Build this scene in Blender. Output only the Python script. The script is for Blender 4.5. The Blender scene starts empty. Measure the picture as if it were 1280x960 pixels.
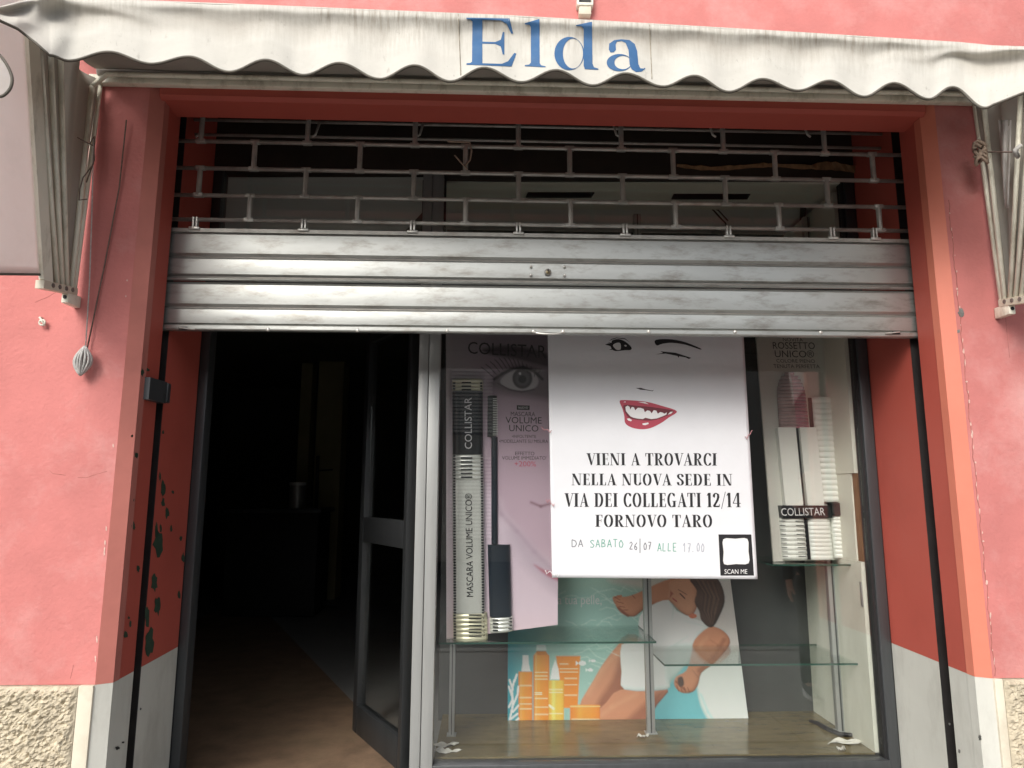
import bpy, bmesh, math, random
import numpy as np
from mathutils import Vector, Matrix, noise
from mathutils.geometry import tessellate_polygon
random.seed(7)
S = bpy.context.scene
COL = S.collection
R = math.radians
PI = math.pi

# ------------------------------------------------------------ camera, sky, sun, exposure
F = 850.0                                   # focal length in pixels of the 1280 px wide photograph
CAMP = Vector((0.0, -2.4, 1.55))
ROT = Matrix.Rotation(R(-2.0), 3, 'Z') @ Matrix.Rotation(R(90 + 8.96), 3, 'X') @ Matrix.Rotation(R(0.15), 3, 'Z')
cd = bpy.data.cameras.new('camera'); cam = bpy.data.objects.new('camera', cd); COL.objects.link(cam)
cam.matrix_world = Matrix.Translation(CAMP) @ ROT.to_4x4()
cd.sensor_width = 36; cd.lens = F / 1280 * 36; cd.clip_end = 500; cd.clip_start = 0.05
S.camera = cam

SUN_EL, SUN_AZ = 38, 206                    # sun high behind the photographer, a little from the left
w = bpy.data.worlds.new('World'); S.world = w; w.use_nodes = True
nt = w.node_tree; bg = nt.nodes['Background']
sky = nt.nodes.new('ShaderNodeTexSky'); sky.sky_type = 'NISHITA'; sky.sun_disc = False
sky.sun_elevation = R(SUN_EL); sky.sun_rotation = R(SUN_AZ); sky.air_density = 1.0; sky.dust_density = 4.0
hs = nt.nodes.new('ShaderNodeHueSaturation'); hs.inputs['Saturation'].default_value = 0.35
nt.links.new(sky.outputs[0], hs.inputs['Color']); nt.links.new(hs.outputs[0], bg.inputs['Color'])
bg.inputs['Strength'].default_value = 0.13
sd = bpy.data.lights.new('sun', 'SUN'); sun = bpy.data.objects.new('sun', sd); COL.objects.link(sun)
sd.energy = 1.5; sd.angle = R(28); sd.color = (1.0, 0.96, 0.90)
az = R(SUN_AZ); el = R(SUN_EL)
sdir = Vector((math.sin(az) * math.cos(el), math.cos(az) * math.cos(el), math.sin(el)))
sun.rotation_euler = sdir.to_track_quat('Z', 'Y').to_euler()
S.view_settings.view_transform = 'Standard'; S.view_settings.look = 'None'
S.view_settings.exposure = 0.68; S.view_settings.gamma = 1

# ------------------------------------------------------------ helpers
def ray(px, py): return ROT @ Vector(((px - 640) / F, (480 - py) / F, -1))
def at(px, py, Y):
    d = ray(px, py); return CAMP + d * ((Y - CAMP.y) / d.y)
def atX(px, py, X):
    d = ray(px, py); return CAMP + d * ((X - CAMP.x) / d.x)
def atP(px, py, p, n):
    d = ray(px, py); return CAMP + d * ((p - CAMP).dot(n) / d.dot(n))
def lin(c):
    return tuple((x / 255 / 12.92 if x <= 10 else ((x / 255 + .055) / 1.055) ** 2.4) for x in c)

def M(name, col, rough=.6, metal=0.0, var=.12, vscale=3.0, stretch=(1, 1, 1), bump=0.0, bscale=60.0, dirt=None, dscale=4.0, damt=.5, dstretch=(1, 1, 1), spec=.5):
    m = bpy.data.materials.new(name); m.use_nodes = True
    t = m.node_tree; b = t.nodes['Principled BSDF']
    b.inputs['Roughness'].default_value = rough; b.inputs['Metallic'].default_value = metal
    b.inputs['Specular IOR Level'].default_value = spec
    tc = t.nodes.new('ShaderNodeTexCoord'); mp = t.nodes.new('ShaderNodeMapping'); mp.inputs['Scale'].default_value = stretch
    t.links.new(tc.outputs['Object'], mp.inputs[0])
    n = t.nodes.new('ShaderNodeTexNoise'); n.inputs['Scale'].default_value = vscale; n.inputs['Detail'].default_value = 7; n.inputs['Roughness'].default_value = .62
    t.links.new(mp.outputs[0], n.inputs['Vector'])
    mr = t.nodes.new('ShaderNodeMapRange'); mr.inputs[1].default_value = .3; mr.inputs[2].default_value = .7
    mr.inputs[3].default_value = 1 - var; mr.inputs[4].default_value = 1 + var
    t.links.new(n.outputs[0], mr.inputs[0])
    mx = t.nodes.new('ShaderNodeVectorMath'); mx.operation = 'SCALE'
    mx.inputs[0].default_value = col[:3]; t.links.new(mr.outputs[0], mx.inputs['Scale'])
    out = mx.outputs[0]
    if dirt:
        mp2 = t.nodes.new('ShaderNodeMapping'); mp2.inputs['Scale'].default_value = dstretch; t.links.new(tc.outputs['Object'], mp2.inputs[0])
        n2 = t.nodes.new('ShaderNodeTexNoise'); n2.inputs['Scale'].default_value = dscale; n2.inputs['Detail'].default_value = 9; n2.inputs['Roughness'].default_value = .7
        t.links.new(mp2.outputs[0], n2.inputs['Vector'])
        r2 = t.nodes.new('ShaderNodeMapRange'); r2.inputs[1].default_value = .5; r2.inputs[2].default_value = .72; r2.inputs[3].default_value = 0; r2.inputs[4].default_value = damt
        t.links.new(n2.outputs[0], r2.inputs[0])
        mm = t.nodes.new('ShaderNodeMix'); mm.data_type = 'RGBA'
        t.links.new(r2.outputs[0], mm.inputs[0]); t.links.new(out, mm.inputs[6]); mm.inputs[7].default_value = (*dirt[:3], 1)
        out = mm.outputs[2]
    t.links.new(out, b.inputs['Base Color'])
    if bump:
        n3 = t.nodes.new('ShaderNodeTexNoise'); n3.inputs['Scale'].default_value = bscale; n3.inputs['Detail'].default_value = 5
        t.links.new(mp.outputs[0], n3.inputs['Vector'])
        bp = t.nodes.new('ShaderNodeBump'); bp.inputs['Strength'].default_value = 1; bp.inputs['Distance'].default_value = bump
        t.links.new(n3.outputs[0], bp.inputs['Height']); t.links.new(bp.outputs[0], b.inputs['Normal'])
    return m

def glass_mat(name, tint, base=.04):
    m = bpy.data.materials.new(name); m.use_nodes = True; t = m.node_tree
    t.nodes.remove(t.nodes['Principled BSDF']); o = t.nodes['Material Output']
    tr = t.nodes.new('ShaderNodeBsdfTransparent'); tr.inputs[0].default_value = (*tint, 1)
    gl = t.nodes.new('ShaderNodeBsdfGlossy'); gl.inputs['Roughness'].default_value = .015
    g = t.nodes.new('ShaderNodeNewGeometry'); d = t.nodes.new('ShaderNodeVectorMath'); d.operation = 'DOT_PRODUCT'
    t.links.new(g.outputs['Normal'], d.inputs[0]); t.links.new(g.outputs['Incoming'], d.inputs[1])
    def mth(op, a, b=None):
        n = t.nodes.new('ShaderNodeMath'); n.operation = op
        for i, v in enumerate((a, b)):
            if v is None: continue
            if isinstance(v, (int, float)): n.inputs[i].default_value = v
            else: t.links.new(v, n.inputs[i])
        return n.outputs[0]
    f = mth('ADD', mth('MULTIPLY', mth('POWER', mth('SUBTRACT', 1.0, mth('ABSOLUTE', d.outputs['Value'])), 5.0), 1 - base), base)
    mx = t.nodes.new('ShaderNodeMixShader'); t.links.new(f, mx.inputs[0]); t.links.new(tr.outputs[0], mx.inputs[1]); t.links.new(gl.outputs[0], mx.inputs[2])
    t.links.new(mx.outputs[0], o.inputs[0])
    return m

def attr_mat(name, rough=.35, bump=0.0):
    m = bpy.data.materials.new(name); m.use_nodes = True; t = m.node_tree; b = t.nodes['Principled BSDF']
    a = t.nodes.new('ShaderNodeAttribute'); a.attribute_name = 'print'; t.links.new(a.outputs['Color'], b.inputs['Base Color'])
    b.inputs['Roughness'].default_value = rough
    return m

class MB:
    """collects world-space shapes and links them as ONE mesh"""
    def __init__(s): s.v = []; s.f = []; s.uv = None
    def add(s, vs, fs):
        o = len(s.v); s.v += [tuple(v) for v in vs]; s.f += [tuple(i + o for i in f) for f in fs]; return s
    def box(s, a, b, bev=0.0):
        x0, y0, z0 = [min(a[i], b[i]) for i in range(3)]; x1, y1, z1 = [max(a[i], b[i]) for i in range(3)]
        if bev:
            bm = bmesh.new(); bmesh.ops.create_cube(bm, size=1)
            for v in bm.verts: v.co = Vector(((x0 + x1) / 2 + v.co.x * (x1 - x0), (y0 + y1) / 2 + v.co.y * (y1 - y0), (z0 + z1) / 2 + v.co.z * (z1 - z0)))
            bmesh.ops.bevel(bm, geom=list(bm.edges), offset=bev, segments=2, affect='EDGES', profile=.5)
            bm.verts.index_update(); s.add([v.co.copy() for v in bm.verts], [[v.index for v in f.verts] for f in bm.faces]); bm.free(); return s
        v = [(x0, y0, z0), (x1, y0, z0), (x1, y1, z0), (x0, y1, z0), (x0, y0, z1), (x1, y0, z1), (x1, y1, z1), (x0, y1, z1)]
        return s.add(v, [(0, 3, 2, 1), (4, 5, 6, 7), (0, 1, 5, 4), (1, 2, 6, 5), (2, 3, 7, 6), (3, 0, 4, 7)])
    def hull8(s, bot, top):                      # two quads (4 points each, same order)
        return s.add(list(bot) + list(top), [(0, 3, 2, 1), (4, 5, 6, 7), (0, 1, 5, 4), (1, 2, 6, 5), (2, 3, 7, 6), (3, 0, 4, 7)])
    def prism(s, poly, z0, z1):                  # poly in XY, vertical extrusion
        n = len(poly); vs = [(x, y, z0) for x, y in poly] + [(x, y, z1) for x, y in poly]
        return s.add(vs, [tuple(range(n - 1, -1, -1)), tuple(range(n, 2 * n))] + [(i, (i + 1) % n, n + (i + 1) % n, n + i) for i in range(n)])
    def tube(s, pts, r, n=8, closed=False):
        pts = [Vector(p) for p in pts]; k = len(pts); rings = []; prev = None
        for i, p in enumerate(pts):
            if closed: t = (pts[(i + 1) % k] - pts[i - 1])
            else: t = (pts[min(i + 1, k - 1)] - pts[max(i - 1, 0)])
            t.normalize()
            if prev is None:
                u = t.cross(Vector((0, 0, 1)))
                if u.length < .1: u = t.cross(Vector((0, 1, 0)))
            else: u = prev - t * prev.dot(t)
            u.normalize(); prev = u; vv = t.cross(u)
            rr = r[i] if isinstance(r, (list, tuple)) else r
            rings.append([p + u * math.cos(2 * PI * j / n) * rr + vv * math.sin(2 * PI * j / n) * rr for j in range(n)])
        vs = [v for q in rings for v in q]; fs = []
        m = k if closed else k - 1
        for i in range(m):
            for j in range(n):
                a = i * n + j; b = i * n + (j + 1) % n; c = ((i + 1) % k) * n + (j + 1) % n; d = ((i + 1) % k) * n + j
                fs.append((a, b, c, d))
        if not closed: fs += [tuple(range(n - 1, -1, -1)), tuple(range((k - 1) * n, k * n))]
        return s.add(vs, fs)
    def grid(s, fn, nu, nv):                     # fn(u,v) -> point; single sheet
        o = [fn(i / nu, j / nv) for j in range(nv + 1) for i in range(nu + 1)]
        return s.add(o, [(j * (nu + 1) + i, j * (nu + 1) + i + 1, (j + 1) * (nu + 1) + i + 1, (j + 1) * (nu + 1) + i) for j in range(nv) for i in range(nu)])
    def extr_x(s, prof, x0, x1):                 # closed profile in (Y,Z)
        n = len(prof); vs = [(x0, y, z) for y, z in prof] + [(x1, y, z) for y, z in prof]
        return s.add(vs, [tuple(range(n)), tuple(range(2 * n - 1, n - 1, -1))] + [(i, n + i, n + (i + 1) % n, (i + 1) % n) for i in range(n)])
    def build(s, name, mat, parent=None, smooth=False, thick=0.0, label=None):
        off = Vector((0, 0, 0))
        if parent is not None: off = WL(parent)
        me = bpy.data.meshes.new(name); me.from_pydata([tuple(Vector(v) - off) for v in s.v], [], s.f); me.update()
        bm = bmesh.new(); bm.from_mesh(me); bmesh.ops.recalc_face_normals(bm, faces=bm.faces); bm.to_mesh(me); bm.free()
        o = bpy.data.objects.new(name, me); COL.objects.link(o)
        if mat: me.materials.append(mat)
        if parent is not None: o.parent = parent
        if smooth: me.shade_smooth()
        if smooth == 'auto': me.set_sharp_from_angle(angle=R(35))
        if thick:
            md = o.modifiers.new('thickness', 'SOLIDIFY'); md.thickness = thick; md.offset = 0
        if label: o['label'] = label
        return o
def WL(o):
    l = Vector((0, 0, 0))
    while o is not None: l += o.location; o = o.parent
    return l
def box(name, a, b, mat, parent=None, bev=0.0, label=None):
    return MB().box(a, b, bev).build(name, mat, parent, label=label, smooth='auto' if bev else False)
def tag(o, label=None, cat=None, group=None, kind=None):
    if label: o['label'] = label
    if cat: o['category'] = cat
    if group: o['group'] = group
    if kind: o['kind'] = kind
    return o
def thing(name, label, cat, loc, group=None):
    o = bpy.data.objects.new(name, None); COL.objects.link(o); o.location = loc; o.empty_display_size = .1
    return tag(o, label, cat, group)
def struct(name, mb, mat, smooth=False): return tag(mb.build(name, mat, smooth=smooth), kind='structure')
def inst(o, dx, dy=0, dz=0):
    c = o.copy(); COL.objects.link(c); c.parent = o.parent; c.location = o.location + Vector((dx, dy, dz)); return c

# ------------------------------------------------------------ materials
MT = {}
MT['pink'] = M('pink_wall_paint', (.53, .180, .165), .85, var=.12, vscale=3.5, bump=.0022, bscale=75, dirt=(.60, .31, .29), dscale=1.9, damt=.85)
MT['red'] = M('red_reveal_paint', (.44, .082, .058), .6, var=.09, vscale=3, bump=.0006, bscale=30, dirt=(.30, .07, .05), dscale=3, damt=.3)
MT['orange'] = M('lit_edge_paint', (.62, .185, .12), .6, var=.06, vscale=4, bump=.0006, bscale=40)  # right corner edge: the light it catches is put into the colour
MT['bead_l'] = M('shaded_edge_paint', (.46, .155, .125), .7, var=.1, vscale=6, bump=.0008, bscale=40)  # darker copy for the left corner edge, its shade put into the colour
MT['white_paint'] = M('grey_white_base_paint', (.56, .56, .51), .6, var=.05, vscale=3, bump=.0005, bscale=30, dirt=(.36, .35, .31), dscale=6, damt=.6, dstretch=(1, 1, .35))
MT['render'] = M('rough_cream_render', (.50, .44, .33), .95, var=.22, vscale=26, bump=.003, bscale=120, dirt=(.30, .26, .19), dscale=22, damt=.5)
MT['cream'] = M('cream_trim_paint', (.62, .57, .46), .7, var=.08, vscale=5, bump=.001, bscale=50, dirt=(.35, .30, .22), dscale=7, damt=.4)
MT['crack'] = M('crack_shade', (.34, .12, .10), .9, var=.3, vscale=40)
MT['green'] = M('old_green_paint', (.022, .05, .03), .7, var=.3, vscale=30)
MT['chip'] = M('bare_plaster_chip', (.62, .44, .38), .9, var=.2, vscale=60)
MT['slot'] = M('dark_guide_metal', (.02, .018, .018), .6, metal=.3, var=.3, vscale=12)
MT['alu'] = M('aluminium_profile', (.42, .43, .42), .38, metal=.45, var=.07, vscale=6, stretch=(6, 6, .5))
MT['dframe'] = M('dark_aluminium_profile', (.085, .09, .095), .42, metal=.55, var=.12, vscale=6, stretch=(6, 6, .4))
MT['dframe2'] = M('door_frame_metal', (.045, .048, .05), .4, metal=.5, var=.12, vscale=6, stretch=(6, 6, .4))
MT['gasket'] = M('black_rubber', (.012, .012, .013), .6, var=.1)
MT['galv'] = M('galvanised_slat', (.41, .42, .40), .34, metal=.75, var=.16, vscale=1.1, stretch=(.8, 4, 2), bump=.0006, bscale=9, dirt=(.20, .18, .15), dscale=11, damt=.75, dstretch=(.7, 2, 2.2))
MT['galv_d'] = M('grille_tube_metal', (.40, .39, .36), .40, metal=.45, var=.2, vscale=14, dirt=(.16, .12, .08), dscale=10, damt=.6)
MT['galv_e'] = M('tarnished_slat_edge', (.22, .21, .19), .5, metal=.5, var=.25, vscale=14)
MT['rivet'] = M('rivet_metal', (.60, .59, .55), .3, metal=.5, var=.1)
MT['brass'] = M('lock_brass', (.30, .25, .15), .35, metal=.8, var=.2, vscale=60)
MT['ribpaint'] = M('cream_rib_paint', (.80, .78, .66), .5, var=.06, vscale=6, dirt=(.28, .25, .16), dscale=13, damt=.7, dstretch=(1, 1, .35))
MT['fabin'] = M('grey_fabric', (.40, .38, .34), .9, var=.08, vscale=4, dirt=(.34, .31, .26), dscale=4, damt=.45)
MT['roofc'] = M('roof_canvas', (.55, .53, .49), .9, var=.06)
MT['fabout'] = M('white_side_fabric', (.76, .74, .72), .9, var=.06, vscale=3, dirt=(.44, .41, .37), dscale=3.5, damt=.5)
def translucent(m, amt, col):
    t = m.node_tree; o = t.nodes['Material Output']; b = t.nodes['Principled BSDF']; tl = t.nodes.new('ShaderNodeBsdfTranslucent'); tl.inputs[0].default_value = (*col, 1)
    mx = t.nodes.new('ShaderNodeMixShader'); mx.inputs[0].default_value = amt; t.links.new(b.outputs[0], mx.inputs[1]); t.links.new(tl.outputs[0], mx.inputs[2]); t.links.new(mx.outputs[0], o.inputs[0])
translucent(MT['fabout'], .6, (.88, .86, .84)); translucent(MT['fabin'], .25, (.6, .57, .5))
MT['seam'] = M('seam_thread', (.26, .23, .18), .9, var=.4, vscale=30)
MT['piping'] = M('dark_piping', (.12, .11, .09), .8, var=.15, vscale=15)
MT['blue'] = M('blue_letter_paint', (.022, .092, .22), .7, var=.16, vscale=7, dirt=(.09, .17, .28), dscale=9, damt=.35)
MT['cord'] = M('pale_cord', (.45, .44, .42), .9, var=.25, vscale=80)
MT['cord_d'] = M('brown_cord', (.16, .11, .09), .9, var=.25, vscale=80)
MT['knot'] = M('brown_tape', (.33, .25, .19), .8, var=.3, vscale=50, bump=.003, bscale=60)
MT['ink'] = M('black_ink', (.012, .012, .014), .55, var=.05)
MT['inkw'] = M('white_ink', (.72, .72, .72), .5, var=.03)
MT['inkg'] = M('grey_brown_ink', (.025, .02, .022), .5, var=.05)
MT['lip'] = M('red_lip_ink', (.40, .055, .085), .5, var=.04)
MT['lipd'] = M('dark_lip_ink', (.14, .025, .035), .5, var=.04)
MT['paper'] = M('white_paper', (.69, .70, .725), .55, var=.02, vscale=5, bump=.006, bscale=7)
MT['hand1'] = M('green_marker_ink', (.13, .36, .28), .6, var=.1)
MT['hand2'] = M('grey_marker_ink', (.16, .17, .19), .6, var=.1)
MT['hand3'] = M('faded_marker_ink', (.36, .38, .44), .6, var=.05)
MT['pinkink'] = M('pink_ink', (.62, .10, .16), .5, var=.05)
MT['card'] = M('white_display_card', (.80, .80, .74), .4, var=.04, vscale=6)
MT['cardd'] = M('grey_card', (.62, .60, .54), .5, var=.05, vscale=4)
MT['silver'] = M('silver_card', (.72, .73, .68), .28, metal=.35, var=.05, vscale=6)
MT['gold'] = M('pale_gold_card', (.72, .69, .50), .3, metal=.3, var=.06, vscale=8)
MT['capblack'] = M('black_card', (.012, .016, .018), .3, var=.1)
MT['darkteal'] = M('dark_blue_black_card', (.014, .022, .032), .35, var=.15)
MT['brush'] = M('brush_grey', (.07, .075, .075), .6, var=.3, vscale=60)
MT['rose'] = M('rose_lipstick', (.46, .17, .21), .35, var=.25, vscale=20, dirt=(.66, .42, .44), dscale=12, damt=.6)
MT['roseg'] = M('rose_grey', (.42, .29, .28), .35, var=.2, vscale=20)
MT['board'] = M('olive_wood_board', (.150, .118, .058), .16, var=.3, vscale=5, stretch=(1, 4, 1), bump=.0006, bscale=18, dirt=(.24, .19, .10), dscale=7, damt=.5)
MT['backp'] = M('dark_grey_back_panel', (.065, .07, .068), .25, var=.1)
MT['sidep'] = M('white_side_panel', (.74, .74, .64), .55, var=.04, vscale=3, dirt=(.42, .40, .30), dscale=3, damt=.4, dstretch=(1, 1, .4))
MT['ceil'] = M('grey_ceiling_panel', (.80, .82, .80), .7, var=.05)
MT['ceilw'] = M('cream_ceiling_panel', (.80, .80, .70), .7, var=.05)
MT['wood'] = M('torn_brown_wood', (.20, .11, .05), .8, var=.35, vscale=14, stretch=(3, 3, .5))
MT['wooddk'] = M('dark_header_wood', (.035, .024, .017), .7, var=.3, vscale=6)
MT['mat'] = M('brown_entrance_floor', (.19, .125, .08), .55, var=.3, vscale=8, dirt=(.20, .15, .09), dscale=2.5, damt=.7, bump=.001, bscale=90)
MT['tile'] = M('grey_shop_floor', (.22, .22, .21), .35, var=.1, vscale=3)
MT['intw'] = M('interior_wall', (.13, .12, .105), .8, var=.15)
MT['pillar'] = M('olive_pillar_paint', (.42, .38, .20), .7, var=.1)
MT['dark'] = M('dark_furniture', (.02, .02, .02), .6, var=.2)
MT['asphalt'] = M('asphalt', (.055, .055, .055), .9, var=.2, vscale=3, bump=.003, bscale=150)
MT['slab'] = M('pavement_slab', (.22, .215, .20), .8, var=.15, vscale=2, bump=.001, bscale=80)
MT['facade2'] = M('opposite_facade_plaster', (.30, .28, .25), .9, var=.12, vscale=.8)
MT['shutter2'] = M('louvre_paint', (.60, .60, .56), .7, var=.1)
MT['glass'] = glass_mat('window_glass', (.96, .97, .965), .085)
MT['shelfg'] = glass_mat('shelf_glass', (.93, .965, .95))
MT['edgeg'] = M('green_glass_edge', (.03, .085, .065), .15, var=.1)
MT['print'] = attr_mat('printed_card', .42)
MT['downpipe'] = M('grey_stone', (.14, .14, .13), .9, var=.6, vscale=30)
MT['bracket'] = M('off_white_bracket', (.66, .64, .55), .5, var=.1)
MT['string'] = M('pink_string', (.55, .25, .27), .8, var=.2, vscale=90)
MT['crumple'] = M('crumpled_paper', (.62, .60, .54), .7, var=.1)

# ------------------------------------------------------------ key planes
Yf = 0.55                                   # shopfront frame plane
XL0 = (at(151, 480, 0).x + at(120, 850, 0).x + at(180, 240, 0).x) / 3
XR0 = (at(1199, 480, 0).x + at(1243, 846, 0).x) / 2
BEV = .045
XL1 = XL0 + BEV; XR1 = XR0 - BEV
XLf = (at(247, 480, Yf).x + at(221, 840, Yf).x) / 2
XRf = (at(1088, 480, Yf).x + at(1114, 795, Yf).x) / 2
ZP = at(60, 856, 0).z                        # top of the pale base band
ZL = (at(198, 127, 0.03).z + at(1157, 150, 0.03).z) / 2     # lintel underside
ZT = 5.2; ZS = .30                           # wall top, step level
print('XL', XL0, XLf, 'XR', XR0, XRf, 'ZP', ZP, 'ZL', ZL)
def revL(Y): return XL1 + (XLf - XL1) * (Y - .025) / (Yf - .025)
def revR(Y): return XR1 + (XRf - XR1) * (Y - .025) / (Yf - .025)
SL0, SL1 = .165, .225                        # shutter guide slot in the reveals

# ------------------------------------------------------------ ground, street, neighbours
struct('ground', MB().box((-900, -900, -.30), (900, 900, -.13)), MT['asphalt'])
struct('road', MB().box((-300, -9.2, -.126), (300, -3.6, -.10)), MT['asphalt'])
pav = tag(bpy.data.objects.new('pavement', None), kind='structure'); COL.objects.link(pav); pav.location = (0, -1.5, 0)
box('paving_bed', (-20, -3.45, -.10), (20, 2.0, -.012), MT['slab'], pav)
box('kerb', (-20, -3.6, -.10), (20, -3.454, .0), MT['slab'], pav, bev=.012)
sl = box('slab', (-.392, -.292, -.010), (.392, .292, .0), MT['slab'], pav); sl.location = (-3.2, -.9 , 0) 
sl.data.transform(Matrix.Translation((0, 1.5, 0))); sl.location = (-3.2, .85 - 1.5 + 1.5 - .0 - 1.2, 0)
base = sl.location.copy(); first = True
for j in range(5):
    for i in range(9):
        if i == 0 and j == 0: continue
        c = sl.copy(); COL.objects.link(c); c.parent = pav; c.location = base + Vector((i * .8 + (j % 2) * .2, -j * .6, 0))

ob = thing('opposite_building', 'dull plastered building with louvred shutters across the street, mirrored in the window glass', 'building', (0, -13, 0))
MB().box((-9, -16, -.1), (9, -13, 5.2)).build('wall', MT['facade2'], ob)
ssl = None
for fl in range(2):
    for i in range(5):
        x = -6.4 + i * 3.0; z = .4 + fl * 2.5
        wd = MB().box((x - .55, -12.99, z), (x + .55, -12.95, z + 1.96)).build('window', MT['dark'], ob)
        if ssl is None:
            sm = MB()
            for k in range(22): sm.box((x - .5, -12.93, z + .06 + k * .088), (x + .5, -12.90, z + .11 + k * .088))
            ssl = sm.build('louvre', MT['shutter2'], wd); ssl['kind'] = 'stuff'; x0, z0 = x, z
        else:
            c = ssl.copy(); COL.objects.link(c); c.parent = wd; c.location = (x - x0, 0, z - z0)

# ------------------------------------------------------------ the shop building
bld = thing('shop_building', 'pink plastered shop building with deep red doorway surround and rough cream base', 'building', (0, .3, 0))
WD = .60
mb = MB()
mb.box((-4.2, 0, ZP), (XL0, WD, ZT)); mb.box((XR0, 0, ZP), (4.2, WD, ZT))
mb.box((XL0, 0, ZL + .06), (XR0, .10, ZT)).box((XL0, .10, 3.55), (XR0, WD, ZT))
mb.build('wall', MT['pink'], bld)
# red band on the lintel (chamfered lower edge) and soffit
mb = MB(); mb.extr_x([(-.003, ZL + .10), (-.003, ZL + .012), (.012, ZL), (.13, ZL), (.13, ZL + .30), (.101, ZL + .30), (.101, ZL + .10)], XL1 - .01, XR1 + .01)
mb.build('lintel', MT['red'], bld)
def reveal(side, z0, z1, mred, morange):
    f = revL if side < 0 else revR; X0 = XL0 if side < 0 else XR0; X1 = XL1 if side < 0 else XR1
    MB().prism([(X0, -.004), (X1, .021), (X1, .06), (X0, .06)], z0, min(z1, ZL + .098)).build('corner_bead', morange, bld)
    MB().prism([(X1 + side * .001, .022), (f(SL0), SL0), (f(SL0) + side * .1, SL0), (X1 + side * .1, .022)], z0, z1).build('reveal', mred, bld)
    MB().prism([(f(SL1), SL1), (f(Yf), Yf), (f(Yf) + side * .12, Yf), (f(SL1) + side * .12, SL1)], z0, z1).build('reveal', mred, bld)
for s in (-1, 1):
    reveal(s, ZP, 3.5, MT['red'], MT['bead_l'] if s < 0 else MT['orange'])
    reveal(s, 0.0, ZP - .0005, MT['white_paint'], MT['white_paint'])
# header box above the shopfront, roof of the shutter box
box('shutter_box_lid', (XL0, .131, 3.50), (XR0, Yf + .1, 3.549), MT['dark'], bld)
# rough rendered base with smooth trim
def plinth(xa, xb, trimx0, trimx1):
    MB().box((trimx0, -.012, 0), (trimx1, .3, ZP - .001), 0.003).build('trim', MT['cream'], bld, smooth='auto')
    nx = int(abs(xb - xa) / .0055); nz = 150; zlo = ZP - .85
    def fn(u, v):
        x = xa + (xb - xa) * u; z = zlo + (ZP - .003 - zlo) * v
        h = noise.noise(Vector((x * 62, z * 70, 3))) * .8 + noise.noise(Vector((x * 140, z * 130, 9))) * .7 + noise.noise(Vector((x * 24, z * 20, 5))) * .3
        e = min(1, min(u, 1 - u) * nx / 3, (1 - v) * nz / 2)
        return (x, -.012 - e * (.010 + .013 * h), z)
    MB().grid(fn, nx, nz).build('rough_base', MT['render'], bld)
    MB().box((xa, -.0115, 0), (xb, .3, ZP - .002)).build('base_course', MT['render'], bld)
tl0 = at(99, 870, 0).x; plinth(-1.95, tl0, tl0 + .0005, XL0 - .0005)
tr1 = at(1253, 870, 0).x; plinth(tr1, 2.3, XR0 + .0005, tr1 - .0005)
box('base_course', (-4.2, -.01, 0), (-1.951, .3, ZP - .004), MT['render'], bld); box('base_course', (2.301, -.01, 0), (4.2, .3, ZP - .004), MT['render'], bld)
box('door_step', (XL0, -.02, 0), (XR0, Yf - .05, ZS), MT['slab'], bld, bev=.01)
# peeled paint, chips (irregular flakes a hair proud of the paint)
def blob(fn, px, py, rx, ry, name, mat, seed, n=14):
    rnd = random.Random(seed); P = []
    for i in range(n):
        a = 2 * PI * i / n; k = .62 + .55 * rnd.random()
        P.append(fn(px + rx * k * math.cos(a), py + ry * k * math.sin(a)))
    MB().add(P, [tuple(range(n))]).build(name, mat, bld)
nL = Vector(((Yf - .025), -(XLf - XL1), 0)).normalized(); pL = Vector((XL1, .025, 0)) + nL * .0012
nR = Vector((-(Yf - .025), (XRf - XR1), 0)).normalized(); pR = Vector((XR1, .025, 0)) + nR * .0012
fl = lambda px, py: atP(px, py, pL, nL)
fr = lambda px, py: atP(px, py, pR, nR)
for i, (x, y, a, b) in enumerate([(204, 611, 3, 11), (204, 628, 2.5, 6), (209, 641, 2.5, 8), (198, 681, 7, 17), (196, 664, 2, 14), (201, 660, 1.5, 5), (214, 661, 1.5, 5), (226, 673, 2.2, 4), (193, 728, 4, 13), (197, 757, 4.5, 13), (187, 803, 6.5, 18), (184, 770, 3, 16), (224, 744, 2, 6), (216, 615, 2, 2.5), (167, 657, 2.6, 5.5), (173, 711, 2, 5), (168, 625, 1.6, 2.5), (157, 793, 3, 4.5), (163, 780, 1.6, 5), (161, 772, 1.6, 2), (229, 697, 2, 6), (204, 540, 1.5, 3), (178, 466, 2, 5), (184, 462, 3, 2.5), (200, 596, 1.3, 6)]):
    blob(fl, x, y, a, b, 'peeled_patch', MT['green'], i)
for i, (x, y, a, b) in enumerate([(147, 935, 3, 2.5), (154, 928, 2, 1.2), (176, 886, 1.2, 2)]): blob(fl, x, y, a, b, 'peeled_patch', MT['ink'], 40 + i)
fw = lambda px, py: at(px, py, -.0015)
for i, (x, y, a, b) in enumerate([(157, 569, 2.2, 4), (151, 545, 1.5, 2)]): blob(fl, x + 14, y, a, b, 'peeled_patch', MT['green'], 60 + i)
for i in range(9):
    t = random.Random(i + 900).random(); y = 350 + 480 * t; x = 151 + (480 - y) * .084 - 3
    blob(fw, x, y, .9, 1.5 + 3 * t, 'paint_chip', MT['chip'], 80 + i)
for k, P in enumerate((((97, 597), (108, 597), (120, 593), (134, 589)), ((62, 588), (66, 592), (82, 594)), ((92, 831), (90, 840), (88, 848)), ((44, 378), (60, 371), (78, 361)), ((1256, 388), (1259, 420), (1262, 447)))):
    MB().tube([at(x, y, .0002) for x, y in P], .0009, 5).build('hairline_crack', MT['crack'], bld)
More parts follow.
